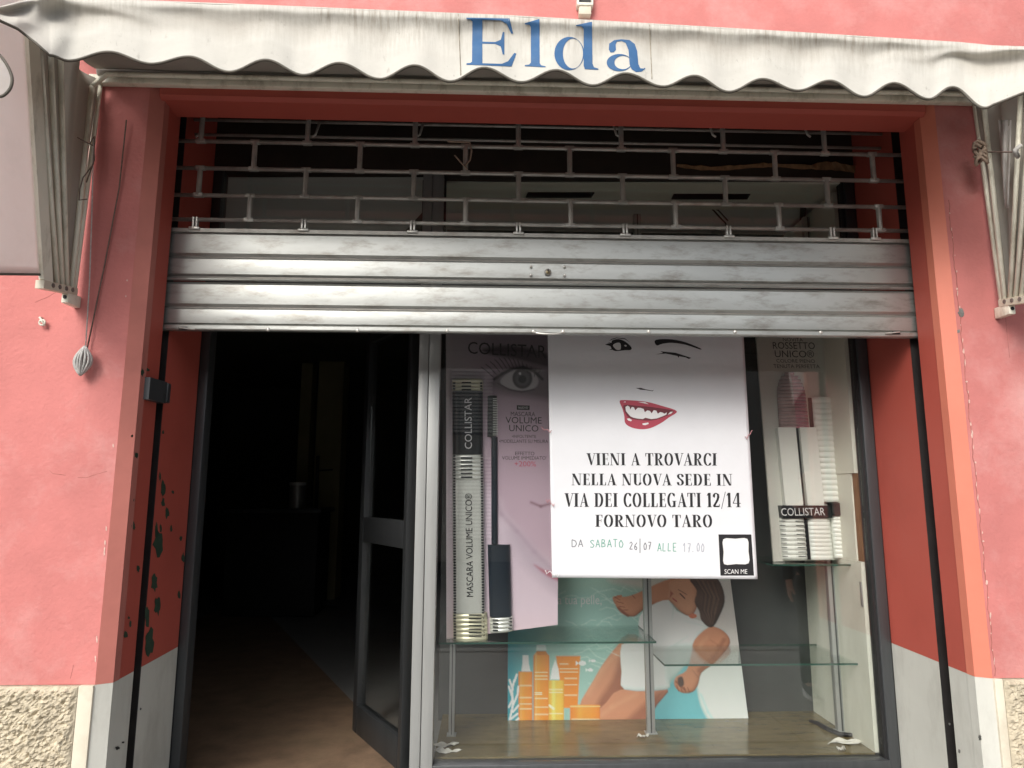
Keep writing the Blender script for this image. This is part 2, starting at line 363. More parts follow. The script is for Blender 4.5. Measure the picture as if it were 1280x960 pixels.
MB().tube([at(1208 + .0985 * (y - 480) + .9 * math.sin(y * .13) + .6 * math.sin(y * .37), y, -.0004) for y in range(250, 850, 7)], .0013, 5).build('hairline_crack', MT['crack'], bld)
for i in range(34):
    t = i / 34; y = 262 + 580 * t + random.random() * 14; x = 1186.5 + (y - 262) * .0985 + random.random() * 2
    blob(fw, x, y, .5 + random.random() ** 2 * 1.1, 1 + 5 * random.random() ** 2, 'paint_chip', MT['chip'], 120 + i, 18)
for i, (x, y, a, b) in enumerate([(1201, 391, 4, 7), (1198, 414, 2, 2.5)]): blob(fw, x, y, a, b, 'paint_chip', MT['downpipe'], 170 + i)
for i, (x, y, a, b) in enumerate([(1227, 922, 2, 4), (1201, 939, 1.5, 3), (1189, 905, 1.2, 2)]): blob(fr, x - 2, y, a, b, 'peeled_patch', MT['downpipe'], 190 + i)
dp = thing('rain_pipe', 'mottled dark grey stone pillar edge at the top left corner above the awning', 'pillar', (-1.9, -.1, 2.9))
MB().tube([(-1.83, -.06, 2.95), (-1.83, -.06, 4.8)], .055, 16).build('pipe', MT['downpipe'], dp, smooth='auto')

# wall bracket above the awning
c0 = at(731, -20, 0)
br = thing('sign_bracket', 'small off-white metal channel bracket on the pink wall just above the awning', 'bracket', (c0.x, 0, at(731, 14, 0).z))
xa, xb = at(720, 5, 0).x, at(740, 5, 0).x; zb = at(731, 24, 0).z; zt = zb + .7; zc = at(731, 12, 0).z
box('flange', (xa, -.03, zc), (xa + .008, .0, zt), MT['bracket'], br); box('flange', (xb - .006, -.03, zc), (xb, .0, zt), MT['bracket'], br)
box('channel', (xa + .008, -.008, zc + .01), (xb - .006, 0, zt), MT['dark'], br)
box('foot', (xa, -.034, zc - .006), (xb, 0, zc + .006), MT['bracket'], br, bev=.002); box('clamp', (xa + .008, -.03, zb), (xb - .008, 0, zc - .007), MT['cream'], br, bev=.003)

# ------------------------------------------------------------ roller shutter
zsh = at(640, 418, .19).z
rs = thing('roller_shutter', 'half-open galvanised roller shutter with four solid slats and a tubular grille above', 'roller shutter', (0, .195, zsh))
YS = .19
def zs(py): return at(640, py, YS).z
xsl, xsr = revL(.2) - .028, revR(.2) + .028
def slat(y0, y1, bulge=.007, label=None):
    a, b = zs(y0), zs(y1); n = 10; front = []
    for i in range(n + 1):
        t = i / n; z = a + (b - a) * t
        k = min(1, t / .07, (1 - t) / .06); k = math.sin(k * PI / 2)
        front.append((YS - bulge * k - .0012 * math.sin(PI * t), z))
    back = [(y + .0015 if 0 < i < n else y + .0015, z) for i, (y, z) in enumerate(front)]
    prof = front + [(YS + .006, b), (YS + .006, a)]
    return MB().extr_x(prof, xsl, xsr).build('slat', MT['galv'], rs, smooth='auto')
for a, b in ((296.8, 325.4), (327.6, 350.2), (358.2, 387.6), (389.6, 410.5)): slat(a, b)
m = MB(); m.tube([(xsl, YS - .008, zs(355.2)), (xsr, YS - .008, zs(355.2))], .0052, 10); m.build('bead', MT['galv'], rs, smooth='auto')
for a, b in ((325.5, 327.5), (350.3, 353.2), (357.2, 358.1), (387.7, 389.5)):
    box('slat_joint', (xsl, YS + .001, zs(b)), (xsr, YS + .008, zs(a)), MT['galv_e'], rs)
MB().extr_x([(YS - .012, zs(417.5)), (YS - .016, zs(416)), (YS - .016, zs(412)), (YS - .011, zs(410.6)), (YS + .012, zs(410.6)), (YS + .012, zs(417.5))], xsl, xsr).build('bottom_rail', MT['galv'], rs, smooth='auto')
box('top_rail', (xsl + .01, YS - .006, zs(296.6)), (xsr - .01, YS + .004, zs(292)), MT['galv_d'], rs)
def dome(px, py, r, name='rivet', mat='rivet', parent=rs, Y=YS - .0135, squash=.6):
    c = at(px, py, Y); m = MB(); n = 10; vs = []; 
    for j in range(4):
        a = j / 4 * PI / 2
        for i in range(n):
            b = 2 * PI * i / n; vs.append((c.x + r * math.cos(a) * math.cos(b), c.y - r * squash * math.sin(a), c.z + r * math.cos(a) * math.sin(b)))
    vs.append((c.x, c.y - r * squash, c.z)); fs = [(j * n + i, j * n + (i + 1) % n, (j + 1) * n + (i + 1) % n, (j + 1) * n + i) for j in range(3) for i in range(n)]
    fs += [(3 * n + i, 3 * n + (i + 1) % n, 4 * n) for i in range(n)]
    return m.add(vs, fs).build(name, MT[mat], parent, smooth=True)
for px, py in ((335, 412), (447, 413), (559, 413.5), (811, 414.5), (919, 415), (1026, 415.6)): dome(px, py, .0075, Y=YS - .0165)
for px, py in ((664, 333), (664, 343.6), (706, 333.3), (706, 344)): dome(px, py, .0058, Y=YS - .0155)
lk = dome(685, 340, .014, 'lock_rosette', 'galv_d', Y=YS - .0155, squash=.35); dome(685, 340, .0085, 'lock_cylinder', 'brass', Y=YS - .021, squash=.4)
box('keyhole', (at(684.4, 340, YS - .026).x, YS - .0285, zs(341.8)), (at(685.8, 340, YS - .026).x, YS - .0245, zs(338)), MT['ink'], rs)
# handle
h0, h1 = at(668, 415, YS - .017), at(703, 415, YS - .017)
MB().tube([h0 + Vector((t * (h1.x - h0.x), -.012 * math.sin(PI * t), -.010 * math.sin(PI * t) ** .6)) for t in [i / 14 for i in range(15)]], .004, 8).build('handle', MT['rivet'], rs, smooth=True)
for s in (0, 1): dome(667 + 37 * s, 414.5, .008, 'handle_clip', Y=YS - .0165)
for px, py in ((229, 410.5), (1120, 416)):
    c = at(px, py, YS - .017); s = 1 if px > 640 else -1
    MB().box((c.x - .016, YS - .020, c.z - .006), (c.x + .016, YS - .0165, c.z + .006)).build('latch', MT['ink'], rs)
    MB().tube([(c.x + .012 * s, YS - .022, c.z + .002), (c.x - .008 * s, YS - .027, c.z - .001), (c.x - .045 * s, YS - .021, c.z - .004)], .003, 6).build('latch_bolt', MT['rivet'], rs)
# grille: long rods and short links in brick bond
YG = YS
bars = [279.5, 249.5, 216.2, 183, 150]
def rod(py, Y=YG, r=.0085, name='rod'):
    z = at(640, py, Y).z
    return MB().tube([(xsl + .015, Y, z), (xsr - .015, Y, z)], r, 10).build(name, MT['galv_d'], rs, smooth=True)
barz = []
for py in bars: rod(py + 1.3, r=.0080); barz.append(at(640, py + 1.3, YG).z)
linkx = [[312, 447, 582, 713, 844, 973, 1098], [249, 382, 517, 648, 778, 906, 1033], [318, 450, 582, 712, 841, 968, 1090], [252, 385, 519, 648, 776, 903, 1029]]
for k, xs in enumerate(linkx):
    za, zb = barz[k], barz[k + 1]; pm = (bars[k] + bars[k + 1]) / 2
    l0 = None
    for px in xs:
        X = at(px, pm, YG).x
        if l0 is None:
            m = MB().tube([(X, YG - .002, za), (X, YG - .002, zb)], .0105, 8)
            for z in (za, zb): m.box((X - .019, YG - .0095, z - .0085), (X + .019, YG + .008, z + .0085), .002)
            l0 = m.build('link', MT['galv_d'], rs, smooth='auto'); lx = X
        else: inst(l0, X - lx)
l0 = None
for px in (244, 380, 516, 648, 781, 910, 1039, 1092):
    X = at(px, 287, YG).x; z1 = barz[0] + .008; z0 = zs(293)
    if l0 is None:
        m = MB().box((X - .010, YG - .011, z0), (X - .003, YG + .008, z1), .001).box((X + .003, YG - .011, z0), (X + .010, YG + .008, z1), .001).box((X - .021, YG - .014, z0 - .004), (X + .021, YG + .006, z0 + .007), .002)
        l0 = m.build('clip', MT['rivet'], rs, smooth='auto'); lx = X
    else: inst(l0, X - lx)
# the part already wound up behind the lintel
zc = ZL + .16
for k in range(4):
    z = ZL + .02 + k * .055; rod_o = MB().tube([(xsl + .03, .30 - k * .02, z), (xsr - .03, .30 - k * .02, z)], .0065, 8).build('rod', MT['galv_d'], rs, smooth=True)
MB().tube([(xsl + .03, .40, zc + .12), (xsr - .03, .40, zc + .12)], .09, 20).build('roller', MT['dark'], rs, smooth=True)
for px in (250, 395, 525, 770, 890, 1008):
    p = at(px, 168, .26); d = -.012 if px < 600 else .012
    MB().tube([(p.x - d, .26, p.z + .05), (p.x, .25, p.z - .008), (p.x + d * 1.2, .255, p.z - .014)], .005, 6).build('hook', MT['rivet'], rs, smooth=True)
# twist of dry tape caught on the grille
q = at(581, 180, YG - .01)
tw = thing('dry_twig', 'dry brown twist of tape snagged on the shutter grille near the middle', 'tape', q)
MB().tube([q + Vector((-.07, 0, .01)), q + Vector((-.02, -.004, .006)), q + Vector((.02, 0, .008)), q + Vector((.028, 0, -.03)), q + Vector((.022, 0, -.07)), q + Vector((.0, -.004, -.10))], .0035, 5).tube([q + Vector((-.04, 0, -.05)), q + Vector((-.01, -.01, -.09)), q + Vector((.012, 0, -.11))], .003, 5).build('strip', MT['knot'], tw)

# guides
for s, f in ((-1, revL), (1, revR)):
    g = thing('shutter_guide', ('left' if s < 0 else 'right') + ' dark vertical steel guide channel the shutter runs in', 'guide', (f(.2) + s * .02, .195, 0), 'shutter guides in the reveals')
    m = MB(); xi = f(.195) ; xo = xi + s * .05
    box('web', (xo, SL0 - .001, 0), (xo + s * .01, SL1 + .001, 3.45), MT['slot'], g)
    box('flange', (xi + s * .002, SL0 + .0005, 0), (xo, SL0 + .005, 3.45), MT['slot'], g)
    box('flange', (xi + s * .002, SL1 - .005, 0), (xo, SL1 - .0005, 3.45), MT['slot'], g)
# lock box on the left guide
a = atP(177, 489, pL, nL); Yb0 = a.y
lb = thing('shutter_lock', 'small dark metal lock box on the left red reveal at the shutter guide', 'lock', (revL(.12), .13, a.z))
z0, z1 = at(190, 502, .12).z, at(190, 475, .12).z
MB().prism([(revL(.05) - .01, .050), (revL(.05) + .018, .058), (revL(.15) + .030, .150), (revL(.15) + .030, .172), (revL(.15) - .01, .172)], z0, z1).build('case', MT['dframe'], lb)
MB().box((revL(.17) + .000, .174, z0 + .004), (revL(.17) + .034, .20, z1 - .002), .003).build('tab', MT['dframe'], lb, smooth='auto')
c = Vector((revL(.16) + .020, .172, (z0 * .62 + z1 * .38)))
MB().tube([c + Vector((0, .004, 0)), c + Vector((0, -.008, 0))], .008, 10).build('screw', MT['rivet'], lb, smooth='auto')

# ------------------------------------------------------------ shopfront (frame, mullion, panes)
ZF = at(640, 955, Yf).z
sf = thing('shopfront', 'dark and silver aluminium shopfront with a glazed display window right of the open doorway', 'shopfront', (0, Yf, ZF))
ZH = at(640, 218, Yf).z                       # underside of the timber header
xl, xl2 = XLf, at(259, 480, Yf).x
box('jamb', (xl + .001, Yf, ZS), (xl2, Yf + .07, ZH), MT['dframe'], sf, bev=.003)
box('gasket', (xl - .02, Yf - .004, ZS), (xl + .001, Yf + .02, ZH), MT['gasket'], sf)
xr, xr2 = XRf, at(1068, 430, Yf).x
xr2 = (xr2 + at(1107, 940, Yf).x) / 2
box('jamb', (xr2 + .012, Yf, ZS), (xr - .001, Yf + .07, ZH), MT['dframe'], sf, bev=.004)
box('gasket', (xr2, Yf + .01, ZF), (xr2 + .0115, Yf + .05, ZH), MT['gasket'], sf)
mA = (at(526, 450, Yf).x + at(509.6, 960, Yf).x) / 2; mB_ = (at(550, 450, Yf).x + at(540.6, 960, Yf).x) / 2
mm_ = mA + (mB_ - mA) * .46
box('mullion', (mA, Yf - .012, ZS), (mm_ - .001, Yf + .06, ZH), MT['alu'], sf, bev=.003)
box('mullion', (mm_ + .001, Yf - .006, ZS), (mB_, Yf + .06, ZH), MT['alu'], sf, bev=.003)
zt0, zt1 = at(640, 372, Yf).z, at(640, 330, Yf).z
box('transom', (xl2 + .0005, Yf + .002, zt0), (mA - .0005, Yf + .06, zt1), MT['dframe'], sf, bev=.003)
box('transom', (mB_ + .0005, Yf + .002, zt0), (xr2 - .0005, Yf + .06, zt1), MT['dframe'], sf, bev=.003)
box('sill', (mB_ + .0005, Yf - .01, ZF - .05), (xr2 + .011, Yf + .06, ZF), MT['dframe'], sf, bev=.003)
box('stall_riser', (mB_ + .0005, Yf + .005, ZS), (xr2 + .011, Yf + .05, ZF - .051), MT['dframe'], sf)
box('window_pane', (mB_ + .0005, Yf + .025, ZF + .0005), (xr2 - .0005, Yf + .032, zt0 - .0005), MT['glass'], sf)
box('transom_pane', (mB_ + .0005, Yf + .025, zt1 + .0005), (xr2 - .0005, Yf + .032, ZH - .001), MT['glass'], sf)
box('transom_pane', (xl2 + .0005, Yf + .025, zt1 + .0005), (mA - .0005, Yf + .032, ZH - .001), MT['glass'], sf)
box('header', (xl - .02, Yf - .004, ZH), (xr + .02, Yf + .08, 3.499), MT['wooddk'], sf)
box('mullion_cover', (mA - .01, Yf + .061, zt1), (at(556, 260, Yf).x, Yf + .09, ZH), MT['dark'], sf)
# torn veneer strip on the header
m = MB(); pts = []; rnd = random.Random(3)
for i in range(40):
    t = i / 39; x = 846 + 235 * t; yc = 207 + 3 * math.sin(t * 9) + (6 * t) + (-6 * math.exp(-((t - .83) / .12) ** 2)); h = 2.2 + 2.4 * abs(math.sin(t * 17)) * rnd.random()
    if t > .72: h += 3
    if t > .97: h = 1
    pts.append((at(x, yc - h, Yf - .02 - .01 * rnd.random()), at(x, yc + h * .6, Yf - .012)))
vs = [p for q in pts for p in q]
m.add(vs, [(2 * i, 2 * i + 2, 2 * i + 3, 2 * i + 1) for i in range(39)])
m.build('torn_veneer', MT['wood'], sf, thick=.003)

# doors
def door(hx, ang, wdt, side):
    d = thing('glass_door', 'dark framed glass door opened inward beside the silver mullion', 'door', (hx, Yf + .075, .40), None)
    d.rotation_euler = (0, 0, ang)
    H = zt0 - .40 - .02
    def bx(name, x0, x1, z0, z1, mat='dframe2', y0=-.0, y1=.045, bev=.003):
        m = MB().box((x0, y0, z0), (x1, y1, z1), bev); me = m.build(name, MT[mat], None, smooth='auto' if bev else False); me.parent = d; return me
    bx('stile', .035, .07, 0, H, 'dframe2'); bx('stile', wdt - .055, wdt, 0, H)
    bx('rail', .0705, wdt - .0555, 0, .13); bx('rail', .0705, wdt - .0555, .90, 1.02); bx('rail', .0705, wdt - .0555, H - .08, H)
    bx('pane', .0705, wdt - .0555, .1305, .8995, 'glass', .018, .024, 0); bx('pane', .0705, wdt - .0555, 1.0205, H - .0805, 'glass', .018, .024, 0)
    for s in ():
        m = MB().tube([(wdt - .027, .022 + s * .023, .98), (wdt - .027, .022 + s * .06, .99), (wdt - .027, .022 + s * .06, 1.25), (wdt - .027, .022 + s * .023, 1.26)], .009, 8)
        hh = m.build('handle', MT['alu'], None, smooth='auto'); hh.parent = d
    return d
door(mA + .01, R(180 - 60), .63, 1)

# ------------------------------------------------------------ interior
struct('shop_floor', MB().box((-3.9, Yf - .045, .2), (3.9, 7.5, .395)), MT['tile'])
e0, e1, e2 = at(505, 943, Yf + .1), at(385, 822, 1.7), at(300, 800, 1.7)
def fz(px, py, z=.40):
    d = ray(px, py); return CAMP + d * ((z - CAMP.z) / d.z)
q1, q2 = fz(505, 945), fz(385, 820)
dirv = (q2 - q1); q3 = q1 + dirv * 2.2
struct('entrance_mat', MB().prism([(q1.x + .03, Yf + .07), (q1.x, q1.y), (q3.x, q3.y), (-2.6, q3.y), (-2.6, Yf + .07)], .3955, .404), MT['mat'])
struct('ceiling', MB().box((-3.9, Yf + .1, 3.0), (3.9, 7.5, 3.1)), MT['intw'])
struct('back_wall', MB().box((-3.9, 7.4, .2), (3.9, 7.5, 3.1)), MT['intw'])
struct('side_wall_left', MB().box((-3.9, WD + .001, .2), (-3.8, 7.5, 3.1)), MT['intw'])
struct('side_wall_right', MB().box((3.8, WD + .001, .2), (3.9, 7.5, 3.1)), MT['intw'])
b1 = at(410, 560, 5.2)
pl = thing('pillar', 'narrow olive painted wall strip standing deep inside the dark shop', 'pillar', (b1.x, 5.2, .4))
box('shaft', (at(394, 560, 5.2).x, 5.2, .4), (at(426, 560, 5.2).x, 5.5, 2.99), MT['pillar'], pl)
box('return', (at(372, 560, 5.3).x, 5.3, .4), (at(386, 560, 5.3).x, 5.5, 2.99), MT['pillar'], pl)
st = thing('coat_stand', 'thin dark stand with short pegs in front of the olive pillar', 'stand', (at(397, 740, 4.6).x, 4.6, .4))
m = MB(); X = at(397, 740, 4.6).x
m.tube([(X - .04, 4.6, .4), (X - .06, 4.6, 1.9)], .018, 8).build('pole', MT['dark'], st)
for z in (.95, 1.3, 1.75): MB().tube([(X - .05, 4.6, z), (X + .1, 4.58, z + .01)], .008, 6).build('peg', MT['dark'], st)
fo = MB()
for k in range(3): fo.tube([(X - .04, 4.6, .5), (X - .04 + .25 * math.cos(k * 2.1), 4.6 + .25 * math.sin(k * 2.1), .41)], .012, 6)
fo.build('feet', MT['dark'], st)
bx_ = at(366, 620, 4.2)
cn = thing('counter', 'dark low counter deep inside the shop', 'counter', (bx_.x - .2, 4.2, .4))
box('body', (bx_.x - .6, 4.2, .4), (bx_.x + .25, 4.7, bx_.z - .16), MT['dark'], cn, bev=.01); box('top', (bx_.x - .63, 4.17, bx_.z - .159), (bx_.x + .28, 4.73, bx_.z - .12), MT['dframe'], cn, bev=.006)
jr = thing('jar', 'grey cylinder tin standing on the dark counter', 'container', (bx_.x, 4.35, bx_.z - .119))
MB().tube([(bx_.x, 4.35, bx_.z - .119), (bx_.x, 4.35, bx_.z + .10)], .075, 18).build('can', MT['alu'], jr, smooth='auto'); MB().tube([(bx_.x, 4.35, bx_.z + .1005), (bx_.x, 4.35, bx_.z + .13)], .08, 18).build('lid', MT['ceil'], jr, smooth='auto')
# ceilings seen through the transom panes
cp = thing('entrance_soffit', 'pale grey suspended panel above the doorway behind the left transom pane', 'ceiling panel', (-.9, 1, ZH))
zc = ZH - .01
A = [at(270, 221, Yf + .035)]
def cz(px, py, z=zc - .0):
    d = ray(px, py); p = CAMP + d * ((z - CAMP.z) / d.z); return p
zc1 = ZH - .006
def cpl(pxs): return [(cz(x, y, zc1).x, cz(x, y, zc1).y) for x, y in pxs]
MB().prism(cpl([(268, 223), (531, 223), (531, 262), (500, 296), (474, 330), (262, 330)]), zc1, zc1 + .02).build('panel', MT['ceil'], cp)
cp2 = thing('display_ceiling', 'cream ceiling panel with dark light slots over the window display', 'ceiling panel', (.6, 1, ZH))
MB().prism(cpl([(556, 229), (1051, 229), (1046, 262), (556, 262)]), zc1, zc1 + .02).build('panel', MT['ceilw'], cp2)
MB().prism(cpl([(556, 262.5), (1046, 262.5), (1042, 330), (556, 330)]), zc1 + .006, zc1 + .03).build('panel', MT['ceil'], cp2)
for xa, xb, ya, yb in ((660, 743, 240, 246), (842, 938, 242, 248)):
    MB().prism(cpl([(xa, ya), (xb, ya), (xb - 4, yb), (xa - 3, yb)]), zc1 - .006, zc1 - .001).build('light_slot', MT['ink'], cp2)
for xa in (1000,):
    MB().prism(cpl([(xa, 256), (xa + 8, 256), (xa + 6, 300), (xa - 2, 300)]), zc1 - .012, zc1 - .002).build('batten', MT['backp'], cp2)
wr = MB().tube([at(884, 256, .9), at(893, 264, .9), at(900, 272, .9), at(907, 279, .9), at(910, 290, .9)], .004, 6).tube([at(884, 256, .9), at(898, 263, .9), at(910, 276, .9)], .0035, 6)
wo = wr.build('loose_wire', MT['ink'], cp2)

# window display cabinet
YB = 1.16
ZD = ZF + .006
dc = thing('display_case', 'window display recess with a glossy olive wood floor, dark back and white right side panel', 'display case', (.7, .9, ZD))
xsd = xr2 - .012
box('floor_board', (mB_ + .002, Yf + .061, ZD - .03), (xsd, YB - .001, ZD), MT['board'], dc)
box('back_panel', (mB_ - .02, YB, ZD - .03), (xsd + .06, YB + .02, ZH - .03), MT['backp'], dc)
zmid = at(1080, 592, .7).z; zlow = at(1080, 700, .7).z
box('side_panel', (xsd + .0005, Yf + .062, zmid), (xsd + .02, YB - .001, ZH - .03), MT['sidep'], dc)
box('side_panel', (xsd + .0005, Yf + .062, ZD), (xsd + .02, YB - .001, zlow), MT['sidep'], dc)
MB().box((xsd + .012, Yf + .062, zlow + .001), (xsd + .03, YB - .001, zmid - .001)).build('bare_wood', MT['wood'], dc)
MB().box((xsd + .004, Yf + .10, zlow + .001), (xsd + .0115, YB - .001, zmid - .001)).build('side_panel', MT['sidep'], dc)
hg = at(1087, 745, Yf + .09)
box('hinge', (xsd - .004, Yf + .063, at(1087, 762, Yf).z), (xsd, Yf + .08, at(1087, 730, Yf).z), MT['alu'], dc, bev=.002)

# shelves: glass sheets, dark green edges
def shelf(x0, x1, pyf, yf, yb, label):
    z = at(640, pyf, yf).z; X0 = at(x0, pyf, yf).x; X1 = at(x1, pyf, yf).x
    t = thing('glass_shelf', label, 'shelf', ((X0 + X1) / 2, (yf + yb) / 2, z), 'glass shelves in the window display')
    box('sheet', (X0, yf, z), (X1, yb, z + .008), MT['shelfg'], t)
    box('edge', (X0, yf - .0016, z), (X1, yf - .0003, z + .008), MT['edgeg'], t)
    for X, s in ((X0, -1), (X1, 1)): box('edge', (X + s * .0003, yf, z), (X + s * .0016, yb, z + .008), MT['edgeg'], t)
    box('edge', (X0, yb + .0003, z), (X1, yb + .001, z + .008), MT['edgeg'], t)
    return z
Z1 = shelf(548, 820, 805, .70, 1.08, 'left glass shelf carrying the mascara board beside the white notice')
Z2 = shelf(831, 1078, 834, .70, 1.08, 'lower right empty glass shelf in front of the swimming poster')
Z3 = shelf(966, 1070, 708, .70, 1.08, 'short upper glass shelf under the lipstick board')
# posts
YP = .87
for x0, x1, yb_, lab in ((562, 569, 930, 'left slim aluminium shelf post under the mascara board'), (806.5, 816.5, 926, 'middle aluminium shelf post before the swimming poster'), (1041, 1052, 921, 'right aluminium shelf post by the white side panel')):
    Xa = at(x0, 840, YP).x; Xb = at(x1, 840, YP).x
    t = thing('shelf_post', lab, 'post', ((Xa + Xb) / 2, YP, ZD), 'aluminium shelf posts')
    top = ZH - .05 if x0 > 700 else Z1 - .001
    box('upright', (Xa, YP - .014, ZD + .004), (Xb, YP + .014, top), MT['alu'], t, bev=.002)
    box('groove', (Xa + (Xb - Xa) * .42, YP - .0152, ZD + .005), (Xa + (Xb - Xa) * .58, YP - .0142, top - .001), MT['dframe'], t)
    box('foot', (Xa - .008, YP - .022, ZD + .0005), (Xb + .008, YP + .022, ZD + .004), MT['alu'], t)

# crumpled scraps on the display floor
def scrap(px, py, w_, d_, label, seed, mat='crumple', h=.02):
    p = at(px, py, Yf); dd = ray(px, py); p = CAMP + dd * ((ZD - CAMP.z) / dd.z); rnd = random.Random(seed)
    m = MB(); m.grid(lambda u, v: (p.x + (u - .5) * w_ + .2 * w_ * (v - .5), p.y + (v - .5) * d_ + .01 * math.sin(u * 9), ZD + .004 + h * abs(noise.noise(Vector((u * 3.1, v * 3.3, seed))))), 12, 8)
    o = m.build('paper_scrap', MT[mat], thick=.0012); return tag(o, label, 'paper')
scrap(556, 933, .10, .03, 'crumpled white strip on the display floor left of the left shelf post', 2)
scrap(558, 941, .11, .025, 'thin white strip in front of the left shelf post foot', 3)
scrap(804, 922, .05, .02, 'small white scrap beside the middle shelf post foot', 4)
scrap(1066, 929, .20, .035, 'flat torn white paper in front of the right shelf post foot', 5)
scrap(1052, 938, .035, .03, 'small clear wedge lying in front of the torn white paper', 6, 'shelfg' if False else 'crumple')
cb = MB().tube([CAMP + ray(x, y) * ((ZD + .008 - CAMP.z) / ray(x, y).z) for x, y in ((1012, 901), (1022, 904), (1034, 911), (1050, 918), (1070, 919), (1090, 924), (1104, 934))], [.006, .009, .011, .010, .008, .008, .007], 7).build('cable', MT['ink'], smooth=True)
tag(cb, 'dark cable lying on the display floor behind the right shelf post', 'cable')

# ------------------------------------------------------------ writing: glyphs, text and quads
def quad_map(Q, Y, surf=None):
    (ax, ay), (bx2, by), (cx, cy), (dx, dy) = Q           # TL TR BR BL in photograph pixels, on plane Y
    def f(u, v):                                           # v up
        tx, ty = ax + (bx2 - ax) * u, ay + (by - ay) * u; lx, ly = dx + (cx - dx) * u, dy + (cy - dy) * u
        px, py = lx + (tx - lx) * v, ly + (ty - ly) * v
        return surf(px, py) if surf else at(px, py, Y)
    return f
def sans(text):
    c = bpy.data.curves.new('t', 'FONT'); c.body = text; c.size = 1; c.resolution_u = 3; c.fill_mode = 'FRONT'
    o = bpy.data.objects.new('t', c); COL.objects.link(o); dg = bpy.context.evaluated_depsgraph_get()
    me = bpy.data.meshes.new_from_object(o.evaluated_get(dg)); bpy.data.objects.remove(o)
    vs = [(v.co.x, v.co.y) for v in me.vertices]; fs = [tuple(p.vertices) for p in me.polygons]; bpy.data.meshes.remove(me)
    return vs, fs
def place(vs, fs, fmap, name, mat, parent, off=.0008, ybase=None, rot=False):
    xs = [v[0] for v in vs]; ys = [v[1] for v in vs]; x0, x1 = min(xs), max(xs); y0, y1 = (min(ys), max(ys)) if ybase is None else ybase
    out = []
    for i, v in enumerate(vs):
        u, w_ = (v[0] - x0) / (x1 - x0), (v[1] - y0) / (y1 - y0)
        if rot: u, w_ = 1 - w_, u
        p = fmap(u, w_); z = v[2] if len(v) > 2 else 0
        out.append((p.x, p.y - off - z * .00012, p.z))
    o = MB().add(out, fs).build(name, mat, parent); return o
def text(s, Q, Y, mat, parent, surf=None, off=.0008, rot=False, name='lettering'):
    vs, fs = sans(s); return place(vs, fs, quad_map(Q, Y, surf), name, MT[mat], parent, off, rot=rot)
def rectq(x0, x1, y0, y1, sl=0.0, sk=0.0): return [(x0 + sk, y0), (x1 + sk, y0 + sl), (x1, y1 + sl), (x0, y1)]

# high-contrast serif capitals built from pen strokes
T_, t_ = .16, .04
def pen(pts, T=T_, t=t_):
    n = len(pts); L = []; Rr = []
    for i in range(n):
        a = pts[max(i - 1, 0)]; b = pts[min(i + 1, n - 1)]; dx, dy = b[0] - a[0], b[1] - a[1]; l = math.hypot(dx, dy) or 1
        nx, ny = -dy / l, dx / l; wd = (abs(nx) ** 1.6) * T + (1 - abs(nx) ** 1.6) * t
        L.append((pts[i][0] + nx * wd / 2, pts[i][1] + ny * wd / 2)); Rr.append((pts[i][0] - nx * wd / 2, pts[i][1] - ny * wd / 2))
    return L + Rr, [(i, i + 1, n + i + 1, n + i) for i in range(n - 1)]
def rc(x0, y0, x1, y1): return [(x0, y0), (x1, y0), (x1, y1), (x0, y1)], [(0, 1, 2, 3)]
def pg(*p): return list(p), [tuple(range(len(p)))]
def arc(cx, cy, rx, ry, a0, a1, T=T_, t=t_, n=18): return pen([(cx + rx * math.cos(R(a0 + (a1 - a0) * i / n)), cy + ry * math.sin(R(a0 + (a1 - a0) * i / n))) for i in range(n + 1)], T, t)
def wedge(x, y, s, v): return pg((x, y), (x - .05 * s, y), (x - .0 * s, y + v), (x + .03 * s, y + v), (x + .03 * s, y))
